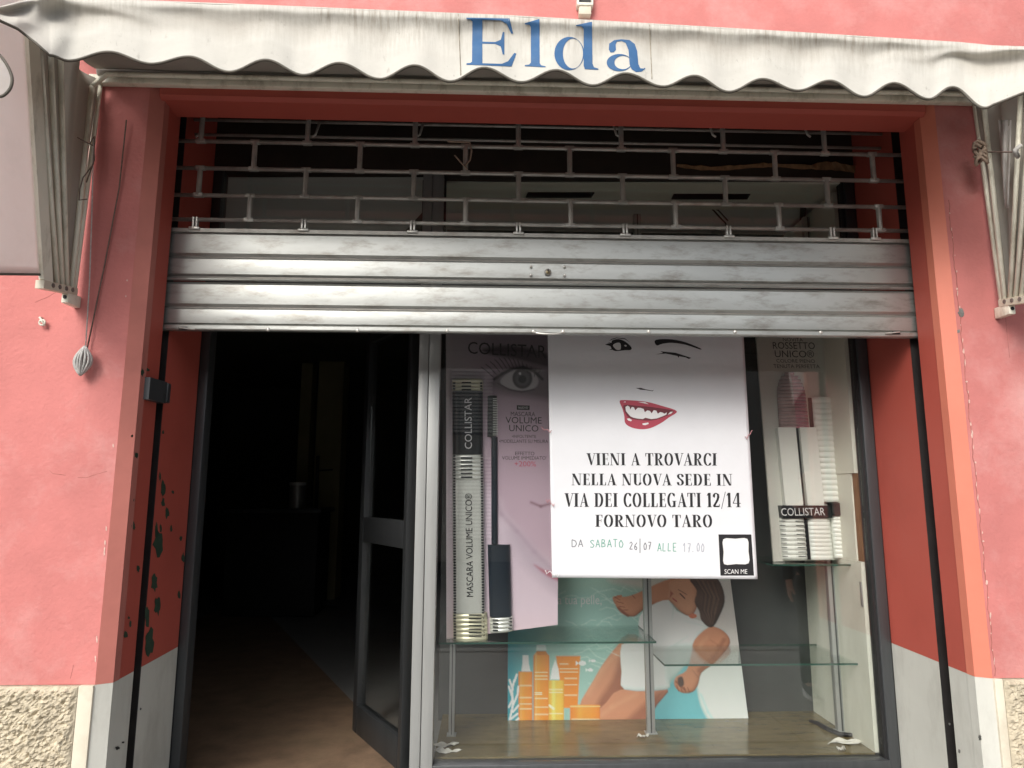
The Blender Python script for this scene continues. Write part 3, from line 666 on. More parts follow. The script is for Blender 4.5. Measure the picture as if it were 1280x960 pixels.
def G(ch):
    s = t_
    D = {
     'I': ([rc(.07, 0, .26, 1), rc(0, 0, .33, s), rc(0, 1 - s, .33, 1)], .33),
     'E': ([rc(.07, 0, .25, 1), rc(0, 0, .50, s), rc(0, 1 - s, .48, 1), rc(.25, .50, .40, .50 + s), wedge(.47, .0, 1, .25), wedge(.45, 1, 1, -.22), rc(.385, .40, .41, .64)], .52),
     'F': ([rc(.07, 0, .25, 1), rc(0, 0, .33, s), rc(0, 1 - s, .48, 1), rc(.25, .50, .40, .50 + s), wedge(.45, 1, 1, -.25), rc(.385, .38, .41, .66)], .50),
     'L': ([rc(.07, 0, .25, 1), rc(0, 0, .48, s), rc(0, 1 - s, .33, 1), wedge(.45, 0, 1, .28)], .50),
     'N': ([rc(.08, 0, .08 + s, 1), pg((.02, 1), (.22, 1), (.62, 0), (.46, 0)), rc(.575, 0, .575 + s, 1), rc(0, 0, .2, s), rc(.48, 1 - s, .70, 1)], .70),
     'V': ([pg((.04, 1), (.24, 1), (.40, .12), (.34, 0), (.28, 0)), pg((.56, 1), (.56 + s, 1), (.35, 0), (.32, .02)), rc(0, 1 - s, .30, 1), rc(.48, 1 - s, .66, 1)], .60),
     'A': ([pg((.04, 0), (.09, 0), (.33, .95), (.30, 1)), pg((.28, 1), (.36, 1), (.60, 0), (.40, 0), (.27, .88)), rc(.14, .30, .46, .30 + s), rc(0, 0, .16, s), rc(.34, 0, .66, s)], .62),
     'T': ([rc(.19, 0, .37, 1), rc(0, 1 - s, .56, 1), rc(.11, 0, .45, s), wedge(.03, 1, -1, -.28), wedge(.53, 1, 1, -.28)], .56),
     'R': ([rc(.07, 0, .25, 1), rc(0, 0, .33, s), rc(0, 1 - s, .30, 1), arc(.28, .745, .20, .232, 90, -90), pg((.26, .50), (.36, .50), (.62, .0), (.42, .0)), rc(.42, 0, .66, s), rc(.2, .49, .30, .49 + s)], .64),
     'O': ([arc(.32, .5, .23, .49, 0, 360, n=36)], .64),
     'D': ([rc(.07, 0, .25, 1), rc(0, 0, .32, s), rc(0, 1 - s, .32, 1), arc(.30, .5, .25, .478, 90, -90, n=24)], .66),
     'C': ([arc(.32, .5, .23, .49, 38, 322, n=30), rc(.50, .72, .53, .97), rc(.50, .03, .53, .28)], .56),
     'G': ([arc(.32, .5, .23, .49, 38, 300, n=30), rc(.50, .72, .53, .97), rc(.42, .0, .58, .40), rc(.36, .40, .64, .40 + s)], .66),
     'U': ([rc(.08, .25, .26, 1), rc(0, 1 - s, .34, 1), rc(.50, .25, .50 + s, 1), rc(.44, 1 - s, .62, 1), arc(.345, .25, .178, .23, 180, 360, n=16)], .62),
     'S': ([pen([(.41, .74), (.40, .86), (.33, .95), (.25, .975), (.15, .94), (.10, .85), (.10, .74), (.15, .63), (.26, .53), (.36, .42), (.41, .30), (.40, .16), (.34, .07), (.25, .025), (.15, .05), (.09, .15), (.07, .28)], .17, .045), rc(.41, .70, .435, .97), rc(.045, .03, .07, .32)], .48),
     '1': ([rc(.10, 0, .28, 1), pg((.0, .80), (.1, 1), (.1, .82)), rc(.03, 0, .35, s)], .36),
     '2': ([pen([(.07, .72), (.09, .86), (.17, .96), (.27, .96), (.37, .87), (.38, .70), (.33, .52), (.22, .32), (.10, .12), (.05, .03)], .17, .045), pg((.04, 0), (.46, 0), (.47, .22), (.44, .22), (.40, .10), (.06, .10)), arc(.10, .73, .03, .04, 0, 360, .06, .06, 8)], .50),
     '4': ([rc(.30, 0, .46, 1), pg((.30, 1), (.36, 1), (.06, .28), (.0, .28)), rc(0, .25, .56, .25 + s), rc(.22, 0, .54, s)], .56),
     '/': ([pg((.0, -.12), (.04, -.12), (.34, 1.08), (.30, 1.08))], .32),
     ' ': ([], .26)}
    return D[ch]
def serif(txt, gap=.055):
    V = []; Fc = []; x = 0; k = 0
    for ch in txt:
        parts, adv = G(ch)
        for vs, fs in parts:
            o = len(V); V += [(x + a, b, k % 5) for a, b in vs]; Fc += [tuple(i + o for i in f) for f in fs]; k += 1
        x += adv + gap
    return V, Fc

# ------------------------------------------------------------ the white notice
YN = Yf - .006
def prip(px, py):
    p = at(px, py, YN)
    y = YN + .0016 * math.sin(p.x * 11 + 1) * math.sin(p.z * 3.1) + .0005 * math.sin(p.x * 23 + p.z * 7) 
    return at(px, py, min(y, YN + .001))
nb = at(818, 723, YN)
no = thing('notice_poster', 'large white paper notice with winking eye, red lips and black capitals outside the window', 'poster', nb)
def nfn(u, v):
    xa = 683.5 + (690 - 683.5) * (1 - v); xb = 926 + (947 - 926) * (1 - v); yt = 360; yb_ = 722 + 2 * u
    return prip(xa + (xb - xa) * u, yb_ + (yt - yb_) * v)
MB().grid(nfn, 60, 80).build('sheet', MT['paper'], no, smooth=True, thick=.0006)
for s, Q in (('VIENI A TROVARCI', [(733, 566.5), (896, 566.5), (896, 582), (733.5, 581.5)]), ('NELLA NUOVA SEDE IN', [(714.5, 592), (915, 592.5), (915.5, 607), (714.5, 606.5)]), ('VIA DEI COLLEGATI 12/14', [(705.5, 616.5), (925.5, 616), (926, 634), (705.5, 633.5)]), ('FORNOVO TARO', [(744, 643.5), (890, 643.5), (890.5, 659), (744, 658.5)])):
    
    tot = sum(G(c)[1] + .07 for c in s) - .07; x = 0
    for c in s:
        if c != ' ':
            vs, fs = serif(c); f0 = quad_map(Q, YN, prip); x0_ = min(v[0] for v in vs)
            out = []
            for v in vs:
                p = f0((x + v[0]) / tot, v[1]); out.append((p.x, p.y - .0009 - v[2] * .00012, p.z))
            MB().add(out, fs).build('letter', MT['ink'], no)
        x += G(c)[1] + .07
def z7(*p): return [(680 + x / 4.74, 410 + y / 4.74) for x, y in p]
def shape(pts, mat, parent, surf, off, name='print_shape'):
    bm = bmesh.new(); bv = [bm.verts.new((x, y, 0)) for x, y in pts]
    for t3 in tessellate_polygon([[Vector((x, y, 0)) for x, y in pts]]):
        try: bm.faces.new([bv[i] for i in t3])
        except ValueError: pass
    for _ in range(4):
        long = [e for e in bm.edges if e.calc_length() > 8]
        if not long: break
        bmesh.ops.subdivide_edges(bm, edges=long, cuts=1); bmesh.ops.triangulate(bm, faces=bm.faces)
    bm.verts.index_update(); P = [surf(v.co.x, v.co.y) - Vector((0, off, 0)) for v in bm.verts]; F_ = [tuple(v.index for v in f.verts) for f in bm.faces]; bm.free()
    return MB().add(P, F_).build(name, MT[mat], parent)
def smoothp(pts, n=4, closed=True):
    out = []; k = len(pts)
    for i in range(k):
        p0, p1, p2, p3 = [pts[(i + j) % k] for j in (-1, 0, 1, 2)]
        for q in range(n):
            t = q / n; out.append(tuple(.5 * ((2 * p1[c]) + (-p0[c] + p2[c]) * t + (2 * p0[c] - 5 * p1[c] + 4 * p2[c] - p3[c]) * t * t + (-p0[c] + 3 * p1[c] - 3 * p2[c] + p3[c]) * t ** 3) for c in (0, 1)))
    return out
shape(smoothp(z7((448, 436), (470, 427), (560, 432), (620, 440), (700, 462), (787, 493), (740, 530), (690, 565), (630, 593), (575, 600), (520, 590), (482, 565), (475, 520), (465, 480))), 'lip', no, prip, .0009)
shape(smoothp(z7((472, 458), (560, 462), (650, 470), (768, 492), (715, 525), (650, 546), (590, 548), (520, 538), (488, 515))), 'lipd', no, prip, .0012)
shape(z7((482, 468), (495, 460), (507, 468), (510, 484), (520, 468), (532, 470), (540, 488), (555, 473), (572, 474), (590, 480), (597, 499), (612, 488), (628, 492), (637, 506), (650, 487), (665, 490), (674, 508), (688, 498), (704, 502), (712, 508), (728, 500), (724, 514), (700, 524), (668, 536), (635, 540), (600, 532), (585, 540), (555, 537), (530, 532), (512, 524), (495, 505), (485, 492)), 'inkw', no, prip, .0016)
shape(z7((732, 514), (748, 497), (764, 496), (752, 508)), 'inkw', no, prip, .0016)
for pts in (((490, 538), (505, 535), (522, 546), (515, 553), (500, 549)), ((582, 566), (618, 560), (620, 568), (600, 576), (585, 574)), ((470, 440), (482, 434), (484, 441)), ((555, 438), (600, 440), (620, 452), (600, 448))): shape(z7(*pts), 'inkw', no, prip, .0014)
shape(smoothp(z7((362, 98), (398, 88), (404, 74), (440, 66), (480, 80), (516, 112), (514, 130), (480, 132), (425, 137), (402, 126), (392, 108)), 3), 'ink', no, prip, .0009)
shape(smoothp(z7((408, 104), (425, 90), (448, 88), (455, 105), (452, 128), (428, 128)), 3), 'inkw', no, prip, .0013)
shape(smoothp(z7((474, 104), (482, 100), (490, 105), (484, 111)), 3), 'inkw', no, prip, .0014)
shape(z7((385, 78), (400, 65), (430, 57), (480, 62), (510, 86), (480, 67), (430, 61), (402, 69)), 'ink', no, prip, .0009)
for a, b in (((372, 88), (398, 96)), ((378, 82), (400, 90)), ((385, 130), (403, 122))): shape(z7(a, b, (b[0], b[1] + 7)), 'ink', no, prip, .0009)
shape(smoothp(z7((655, 78), (682, 67), (760, 68), (840, 85), (925, 120), (922, 127), (840, 100), (760, 88), (700, 94), (668, 104)), 3), 'ink', no, prip, .0009)
shape(z7((660, 157), (705, 148), (690, 138), (780, 147), (845, 168), (872, 177), (858, 184), (840, 175), (800, 168), (798, 178), (790, 166), (720, 152)), 'ink', no, prip, .0009)
shape(z7((543, 356), (575, 355), (600, 363), (640, 371), (652, 367), (642, 375), (600, 368), (572, 366)), 'inkg', no, prip, .0009)
# scan-me box without the code
shape([(898, 668), (939, 668), (942.5, 719.5), (900.5, 719.5)], 'ink', no, prip, .0009, 'black_label')
shape(smoothp([(904, 674), (919, 673.4), (934, 673.6), (935.5, 689), (935.6, 704), (920, 705), (905, 705), (904.4, 690)], 3), 'inkw', no, prip, .0013, 'label_window')
text('SCAN ME', [(905.5, 711.5), (934, 711.5), (934, 717.3), (905.5, 717.3)], YN, 'inkw', no, prip, .0014)
# handwriting
HW = {'D': [[(0, 0), (0, 1), (.5, .8), (.6, .4), (.4, .05), (0, 0)]], 'A': [[(0, 0), (.3, 1), (.6, 0)], [(.1, .35), (.5, .35)]], 'S': [[(.6, .85), (.3, 1), (.05, .8), (.3, .55), (.6, .3), (.4, .02), (0, .1)]],
      'B': [[(0, 0), (.05, 1), (.45, .9), (.4, .6), (.08, .52)], [(.08, .52), (.5, .4), (.5, .1), (0, 0)]], 'T': [[(0, 1), (.6, 1)], [(.3, 1), (.3, 0)]], 'O': [[(.3, 1), (.02, .6), (.1, .1), (.45, .05), (.6, .5), (.3, 1)]],
      '2': [[(0, .8), (.3, 1), (.5, .75), (0, 0), (.55, 0)]], '6': [[(.5, 1), (.1, .6), (.05, .15), (.35, 0), (.5, .25), (.3, .5), (.08, .35)]], '/': [[(.2, 1.5), (.2, -.5)]], '0': [[(.3, 1), (.05, .6), (.15, .05), (.45, .1), (.55, .6), (.3, 1)]],
      '7': [[(0, 1), (.5, 1), (.2, 0)], [(.1, .5), (.4, .5)]], 'L': [[(.05, 1), (0, 0), (.45, .02)]], 'E': [[(.5, 1), (0, 1), (0, 0), (.5, 0)], [(0, .5), (.4, .5)]], '1': [[(0, .7), (.25, 1), (.25, 0)]], '.': [[(.1, .0), (.15, .1)]]}
def hand(s, x0, x1, y0, y1, mat, wpx=1.0):
    m = MB(); n = len(s); cw = (x1 - x0) / n; rnd = random.Random(s)
    for i, ch in enumerate(s):
        ox = x0 + i * cw; dy = rnd.uniform(-.6, .6)
        for st_ in HW[ch]:
            P = [(ox + a * cw * 1.15, y1 + dy + (y0 - y1) * b) for a, b in st_]
            for (ax, ay), (bx2, by) in zip(P, P[1:]):
                l = math.hypot(bx2 - ax, by - ay) or 1; nx, ny = -(by - ay) / l * wpx / 2, (bx2 - ax) / l * wpx / 2
                q = [prip(*p) - Vector((0, .001 + i * .00002, 0)) for p in ((ax + nx, ay + ny), (bx2 + nx, by + ny), (bx2 - nx, by - ny), (ax - nx, ay - ny))]
                m.add(q, [(0, 1, 2, 3)])
    m.build('handwriting', MT[mat], no)
hand('DA', 715, 731, 675, 684, 'hand2'); hand('SABATO', 737.5, 781, 674.5, 684, 'hand1'); hand('26/07', 787, 816, 678, 687, 'hand2', 1.0); hand('ALLE', 822, 848, 679, 689, 'hand1', 1.0); hand('17.00', 854, 882, 679, 690, 'hand3', 1.0)
# pink strings tying the notice
for (x, y, dx), lab in (((683, 538, 10), 'pink string tie at the upper left edge of the white notice'), ((936, 545, 8), 'pink string tie at the right edge of the white notice'), ((688, 628, 8), 'pink string tie halfway down the left edge of the white notice'), ((690, 717, 14), 'knotted white string at the bottom left corner of the white notice')):
    rnd = random.Random(x + y); P = [at(x + dx * (i / 9 - .5) * 1.2, y + rnd.uniform(-3, 3) + (i - 4) * (.5 if x < 900 else -1.0), YN - .006 - .004 * rnd.random()) for i in range(10)]
    tag(MB().tube(P, .0016, 5).build('string_tie', MT['string'] if y < 700 else MT['inkw'], smooth=True), lab, 'string', 'string ties holding the notice')

# ------------------------------------------------------------ painted prints (colour attribute on a fine sheet)
def sdf(PX, PY, poly):
    d = np.full(PX.shape, 1e9); ins = np.zeros(PX.shape, bool); n = len(poly)
    for i in range(n):
        ax, ay = poly[i]; bx2, by = poly[(i + 1) % n]; ex, ey = bx2 - ax, by - ay; wx, wy = PX - ax, PY - ay
        t = np.clip((wx * ex + wy * ey) / (ex * ex + ey * ey + 1e-9), 0, 1); d = np.minimum(d, (wx - ex * t) ** 2 + (wy - ey * t) ** 2)
        c = (ay > PY) != (by > PY); 
        with np.errstate(all='ignore'): xi = (bx2 - ax) * (PY - ay) / ((by - ay) or 1e-9) + ax
        ins ^= c & (PX < xi)
    return np.where(ins, -np.sqrt(d), np.sqrt(d))
class Paint:
    def __init__(s, PX, PY, base): s.X, s.Y = PX, PY; s.C = np.zeros(PX.shape + (3,)); s.C[:] = lin(base)
    def mix(s, a, col): s.C += (np.array(lin(col)) - s.C) * np.clip(a, 0, 1)[..., None]
    def poly(s, pts, col, soft=.7, al=1, curve=True):
        if curve and len(pts) > 3: pts = smoothp(pts, 3)
        s.mix(al * np.clip(.5 - sdf(s.X, s.Y, pts) / (2 * soft), 0, 1), col)
    def vol(s, pts, col, edge, w_=6, soft=.7, lx=-.35, ly=-.5):
        pts = smoothp(pts, 3); d = sdf(s.X, s.Y, pts); a = np.clip(.5 - d / (2 * soft), 0, 1)
        k = np.clip(-d / w_, 0, 1); k = np.sqrt(1 - (1 - k) ** 2); gy, gx = np.gradient(k); gy, gx = gy / (np.abs(np.gradient(s.Y)[0]).mean() + 1e-6), gx / (np.abs(np.gradient(s.X)[1]).mean() + 1e-6)
        sh = np.clip(.30 + .62 * k + (gx * lx + gy * ly) * -w_ * .30, 0, 1.25)
        c0, c1 = np.array(lin(edge)), np.array(lin(col)); t = c0 + (c1 - c0) * sh[..., None]
        s.C += (t - s.C) * a[..., None]
    def cyl(s, x0, x1, y0, y1, col, edge, slant=0):
        a = np.clip(np.minimum(np.minimum(s.X - x0, x1 - s.X), np.minimum(s.Y - y0, y1 - s.Y)) + .5, 0, 1)
        u = (s.X - x0) / (x1 - x0) * 2 - 1; sh = .25 + .75 * np.sqrt(np.clip(1 - u * u, 0, 1)) + .35 * np.exp(-((u + .35) / .18) ** 2)
        c0, c1 = np.array(lin(edge)), np.array(lin(col)); s.C += (c0 + (c1 - c0) * sh[..., None] - s.C) * a[..., None]
    def ell(s, cx, cy, rx, ry, col, soft=.15, al=1): r = np.sqrt(((s.X - cx) / rx) ** 2 + ((s.Y - cy) / ry) ** 2); s.mix(al * np.clip((1 - r) / soft + .5, 0, 1), col)
    def line(s, pts, wd, col, al=1, soft=.5):
        for (ax, ay), (bx2, by) in zip(pts, pts[1:]):
            ex, ey = bx2 - ax, by - ay; wx, wy = s.X - ax, s.Y - ay; t = np.clip((wx * ex + wy * ey) / (ex * ex + ey * ey + 1e-9), 0, 1)
            d = np.sqrt((wx - ex * t) ** 2 + (wy - ey * t) ** 2); s.mix(al * np.clip((wd / 2 - d) / soft + .5, 0, 1), col)
def printed(name, Q, Ys, nx, ny, paint, parent, thick=.006):
    (ax, ay), (bx2, by), (cx, cy), (dx, dy) = Q; Yt, Yb = Ys
    u, v = np.meshgrid(np.linspace(0, 1, nx + 1), np.linspace(0, 1, ny + 1))
    PX = (ax * (1 - u) + bx2 * u) * (1 - v) + (dx * (1 - u) + cx * u) * v; PY = (ay * (1 - u) + by * u) * (1 - v) + (dy * (1 - u) + cy * u) * v
    C = paint(PX, PY); YY = Yt * (1 - v) + Yb * v; off = WL(parent)
    ROTn = np.array(ROT); D = np.stack([(PX - 640) / F, (480 - PY) / F, -np.ones_like(PX)], -1) @ ROTn.T
    P = np.array(CAMP) + D * ((YY - CAMP.y) / D[..., 1])[..., None]; P = P.reshape(-1, 3) - np.array(off)
    n = nx + 1; j, i = np.meshgrid(np.arange(ny), np.arange(nx), indexing='ij'); a = (j * n + i).ravel()
    fs = np.stack([a, a + n, a + n + 1, a + 1], -1).tolist()
    me = bpy.data.meshes.new(name); me.from_pydata(P.tolist(), [], fs); me.update()
    at_ = me.color_attributes.new('print', 'FLOAT_COLOR', 'POINT'); cc = np.ones((P.shape[0], 4)); cc[:, :3] = 1 - (1 - np.clip(C.reshape(-1, 3), 0, 1)) ** 1.45; cc[:, :3] = np.clip(cc[:, :3], 0, .86); at_.data.foreach_set('color', cc.ravel())
    o = bpy.data.objects.new(name, me); COL.objects.link(o); o.parent = parent; me.materials.append(MT['print'])
    cs = [P[0], P[nx], P[-1], P[-1 - nx]]; cs = [Vector(c + np.array(off)) for c in cs]
    MB().hull8([c + Vector((0, .0006, 0)) for c in cs], [c + Vector((0, thick, 0)) for c in cs]).build('backing', MT['card'], parent)
    return o

# swimming poster
def paint_swim(X, Y):
    p = Paint(X, Y, (134, 172, 163))
    gx = np.clip((X - 634) / 50, 0, 1); p.mix(np.clip(1 - gx, 0, 1) ** .7 * .95, (0, 128, 145))
    p.mix(np.clip((745 - Y) / 30, 0, .4), (150, 175, 160))
    for k in range(14):
        rnd = random.Random(k + 50); x0 = 700 + rnd.random() * 80; y0 = 735 + k * 9; p.line([(x0 + q * 9, y0 + 4 * math.sin(q * 1.1 + k) + q * (rnd.random() - .3) * 3) for q in range(8)], 1.1, (178, 205, 195), .55, 1.2)
    p.poly([(868, 722), (950, 722), (940, 835), (880, 840), (905, 790), (850, 770)], (186, 180, 176), 5, curve=False)
    p.poly([(800, 735), (760, 725), (820, 722), (880, 722), (860, 745)], (180, 178, 168), 4)
    p.poly([(842, 848), (815, 905), (940, 905), (940, 870), (885, 850), (868, 825)], (95, 165, 175), 2)
    p.poly([(876, 838), (940, 815), (945, 905), (896, 905), (880, 890), (872, 862)], (206, 216, 208), 2)
    p.line([(895, 905), (885, 890), (876, 868)], 3, (150, 200, 205), .6, 2)
    sk = (164, 104, 76); sd_ = (112, 62, 46); hi = (196, 140, 108)
    p.vol([(780, 803), (758, 824), (742, 850), (724, 884), (748, 886), (764, 880), (782, 856)], (186, 124, 94), (104, 58, 42), 9); p.poly([(777, 820), (765, 850), (745, 882), (764, 880), (780, 858)], sd_, 4, .7); p.line([(774, 812), (752, 838), (735, 868)], 4, hi, .5, 4)
    p.vol([(776, 862), (834, 860), (822, 880), (808, 899), (790, 904), (735, 906), (744, 892), (758, 878)], (186, 124, 94), (104, 58, 42), 9); p.poly([(830, 862), (818, 884), (800, 902), (780, 905), (800, 884)], sd_, 4, .7); p.line([(795, 868), (765, 884), (745, 900)], 5, hi, .45, 5)
    p.vol([(795, 742), (830, 726), (852, 722), (870, 724), (868, 745), (838, 754), (812, 757), (801, 765), (792, 771), (779, 768), (770, 758), (766, 746), (780, 746)], (186, 124, 94), (104, 58, 42), 9)
    p.line([(767, 747), (776, 745)], 3, sk); p.line([(773, 760), (785, 770)], 3, sd_, .8, 1.5)
    p.vol([(814, 757), (836, 750), (847, 764), (868, 773), (889, 783), (875, 795), (868, 815), (852, 836), (838, 850), (833, 862), (781, 862), (777, 840), (777, 806), (797, 802), (799, 772)], (222, 228, 226), (150, 168, 168), 12)
    for a, b in (((842, 758), (840, 775)), ((860, 795), (835, 812)), ((800, 800), (830, 830)), ((855, 776), (885, 784)), ((808, 770), (806, 795))): p.line([a, b], 1.6, (168, 178, 176), .6, 2)
    p.poly([(833, 810), (868, 806), (852, 836), (838, 852), (832, 840)], (160, 180, 176), 4, .6)
    p.vol([(886, 784), (900, 786), (911, 796), (911, 808), (893, 829), (877, 841), (873, 855), (866, 865), (852, 866), (843, 857), (845, 846), (858, 838), (864, 818), (868, 800)], (186, 124, 94), (104, 58, 42), 9)
    p.line([(905, 800), (892, 822), (874, 838)], 5, sd_, .6, 4); p.line([(884, 796), (876, 806), (870, 822)], 4, hi, .5, 4)
    p.line([(845, 852), (856, 862)], 2.5, sd_, .8, 1.5); p.poly([(847, 848), (853, 846), (855, 856), (849, 858)], (70, 55, 50), .8)
    p.vol([(838, 726), (868, 722), (872, 745), (870, 762), (862, 770), (850, 764), (842, 756), (835, 748), (836, 738)], (196, 138, 108), (120, 70, 52), 8)
    p.poly([(838, 738), (842, 742), (837, 748)], (150, 84, 66), .7); p.line([(850, 742), (856, 748)], 1.5, (60, 40, 34)); p.line([(848, 737), (858, 743)], 1.0, (70, 48, 40), .8); p.line([(841, 748), (846, 752)], 1.6, (150, 60, 58))
    p.ell(866, 770, 5, 3, (190, 105, 80))
    p.vol([(862, 722), (892, 720), (903, 734), (906, 752), (900, 769), (892, 783), (884, 783), (876, 774), (874, 764), (868, 752), (871, 738)], (84, 64, 54), (26, 18, 16), 14)
    p.line([(880, 728), (893, 745), (894, 765)], 4, (92, 74, 62), .6, 3)
    dk = (92, 50, 38)
    for a_, b_ in (((768, 746), (775, 750)), ((771, 752), (779, 754)), ((774, 758), (781, 759)), ((779, 763), (785, 762)), ((790, 744), (794, 748))): p.line([a_, b_], .9, dk, .8, .8)
    for k in range(4): p.line([(846 + k * 4.5, 857 + k * .8), (848 + k * 4.6, 864 + k * .4)], .9, dk, .8, .8)
    p.line([(866, 838), (872, 846)], 1.2, dk, .4, 1.5); p.line([(888, 800), (897, 806), (898, 818)], 1.2, dk, .3, 2); p.line([(838, 752), (846, 762), (858, 769)], 1.4, dk, .5, 1.6)
    for k in range(9): p.line([(868 + k * 3.2, 724 + k * .5), (880 + k * 2.6, 742 + k), (878 + k * 2.2, 762 + k * .8), (888 + k * .5, 780)], .8, (112, 88, 72) if k % 2 else (24, 17, 15), .5, 1.0)
    # bottles
    og = (214, 118, 38); wl = (240, 214, 180)
    def lab(x0, x1, ys, a=.7):
        for y in ys: p.line([(x0, y), (x1, y)], 1.2, wl, a, .8)
    p.poly([(695, 820), (725.5, 820), (722, 885), (704, 885)], og, .6, curve=False); lab(700, 710, [830]); lab(700, 722, [836, 840]); lab(706, 721, [848, 856, 869])
    p.poly([(667, 905), (667, 820), (671, 814), (682, 814), (686.5, 820), (686.5, 905)], (190, 108, 34), .6, curve=False); p.cyl(667, 686.5, 819, 905, (226, 128, 44), (160, 78, 20)); p.line([(670, 818), (670, 904)], 2.5, (238, 172, 96), .6, 2); p.poly([(670, 813), (671, 806), (682, 806), (683, 813)], (190, 208, 205), .6, curve=False)
    lab(669, 684, [840.5, 845, 849, 873]); lab(669, 677, [866, 868], .95); lab(669, 685, [884, 893])
    p.cyl(648, 665.5, 839.5, 903, (224, 126, 44), (158, 76, 20)); p.line([(651, 842), (651, 902)], 2, (236, 168, 90), .6, 2); p.poly([(652, 839), (653, 829), (653.5, 819), (660.5, 819), (661, 829), (663, 839)], (214, 222, 218), .6, curve=False); lab(650, 664, [857, 872, 880, 886])
    p.cyl(685.5, 705, 850.5, 904, (226, 172, 66), (160, 104, 26)); p.line([(692, 853), (692, 903)], 4, (236, 205, 110), .6, 3); p.poly([(688, 849), (690, 836), (694, 825), (698, 836), (699.5, 849)], (222, 228, 224), .6, curve=False); lab(687, 703, [862, 865.5, 892]); p.line([(687, 882), (692, 886)], 3, wl, .9)
    p.cyl(712.5, 750, 881, 903, (228, 132, 48), (170, 84, 24)); p.line([(713, 883), (750, 883)], 1.5, (242, 186, 120), .8); lab(715, 749, [899, 901])
    # coral
    cw = (222, 236, 232)
    for br_ in ([(636, 905), (641, 882), (640, 862), (643, 850)], [(641, 882), (647, 868), (648, 858)], [(640, 870), (636, 858)], [(641, 890), (648, 882)], [(637, 900), (647, 892)], [(641, 862), (637, 850)], [(643, 852), (646, 843)], [(636, 884), (640, 876)], [(643, 903), (648, 898)]): p.line(br_, 2.4, cw, .95, .7)
    for x, y, r in ((728, 829, 4.6), (741.5, 826, 3), (738, 837.5, 3.2)): p.ell(x, y, r, r * .62, (225, 238, 232)); p.poly([(x - r, y), (x - r * 1.8, y - r * .6), (x - r * 1.8, y + r * .6)], (225, 238, 232), .5, curve=False)
    for k in range(40):
        rnd = random.Random(k + 300); x0 = 655 + rnd.random() * 175; y0 = 730 + rnd.random() * 120
        if x0 > 760 and y0 > 740: continue
        if y0 > 812 and x0 < 755: continue
        p.line([(x0 + q * 6, y0 + 3 * math.sin(q + k) + q * (rnd.random() - .5) * 2) for q in range(4)], .9, (196, 218, 208), .4, 1.6)
    n_ = np.sin(X * 1.7 + np.sin(Y * .9) * 2) * np.sin(Y * 1.3 + np.sin(X * .8) * 2); p.C *= (1 + .03 * n_)[..., None]
    return np.clip(p.C * 1.15, 0, 1)
YW = 1.06
sw = thing('swimming_poster', 'beach advert poster with a woman in white swimsuit and orange bottles behind the shelves', 'poster', at(785, 905, YW))
# full sheet hidden parts included: upper edge behind the notice
printed('print', [(635.5, 640), (902, 640), (936, 902.5), (634.5, 905.5)], (YW, YW), 300, 250, paint_swim, sw)
fsw = lambda px, py: at(px, py, YW)
text('a tua pelle,', [(697, 744), (752, 744), (752, 759), (697, 759)], YW, 'inkw', sw, off=.0012)
text('è meravigliosa', [(697, 763), (739, 763), (739, 769), (697, 769)], YW, 'inkw', sw, off=.0012) if False else None

# mascara board
def paint_mas(X, Y):
    p = Paint(X, Y, (176, 150, 165))
    p.mix(np.clip((560 - Y) / 130, 0, 1) * .75, (118, 108, 114)); p.mix(np.clip((Y - 680) / 110, 0, 1) * .6, (222, 188, 190)); p.mix(np.clip((Y - 760) / 40, 0, 1) * .6, (222, 170, 155))
    p.mix(np.clip(1 - (X - 556) / 12, 0, 1) * .5, (206, 200, 200)); p.mix(np.clip((620 - X) / 50, 0, 1) * .4, (196, 190, 192))
    p.poly([(622, 628), (626, 640), (645, 662), (668, 690), (700, 722), (700, 800), (600, 812), (600, 620)], (196, 178, 192), 9, .7)
    p.line([(622, 628), (627, 643), (646, 664), (668, 690), (700, 722)], 2.2, (140, 118, 134), .55, 7)
    p.poly([(640, 660), (700, 720), (700, 745), (650, 700)], (150, 134, 148), 8, .5)
    p.line([(664, 628), (676, 633), (690, 629)], 3, (100, 60, 72), .7, 3); p.poly([(668, 706), (680, 712), (700, 716), (700, 726), (684, 720)], (150, 70, 84), 2, .8)
    # brow and eye
    p.poly([(604, 436), (640, 432), (690, 444), (700, 460), (676, 457), (645, 449), (612, 443)], (42, 36, 40), 2.5, .85)
    p.poly([(612, 478), (630, 462), (650, 455), (672, 458), (700, 470), (700, 500), (668, 497), (634, 492), (618, 486)], (84, 76, 82), 5, .75)
    p.poly([(625, 477), (636, 466), (652, 462), (668, 467), (673, 477), (668, 485), (652, 488), (636, 485)], (176, 172, 176), 1, 1)
    p.ell(653, 473, 12.5, 13, (50, 48, 52), .15); p.ell(653, 473, 9, 9.5, (84, 84, 88), .4); p.ell(653, 474, 5, 5, (18, 17, 20), .3); p.ell(650, 467, 1.6, 1.4, (214, 214, 218))
    p.line([(618, 474), (628, 467), (640, 461), (654, 459), (668, 464), (678, 474)], 3.4, (22, 20, 24), .95, 1.2); p.line([(622, 479), (636, 487), (652, 490), (668, 487)], 1.4, (46, 40, 44), .8, 1)
    for k in range(14):
        t = k / 13; x = 616 + 56 * t; y = 471 - 12 * math.sin(PI * min(1, t * 1.1)) ; dx = -18 + 22 * t; L = 13 - 5 * abs(t - .2)
        p.line([(x, y), (x + dx * .5, y - L * .7), (x + dx * .8, y - L)], 1.0, (24, 20, 24), .85, .8)
    return p.C
YM = .80
ms = thing('mascara_display', 'tall mauve mascara display board with an eye, giant silver tube and brush', 'display board', at(625, 800, YM))
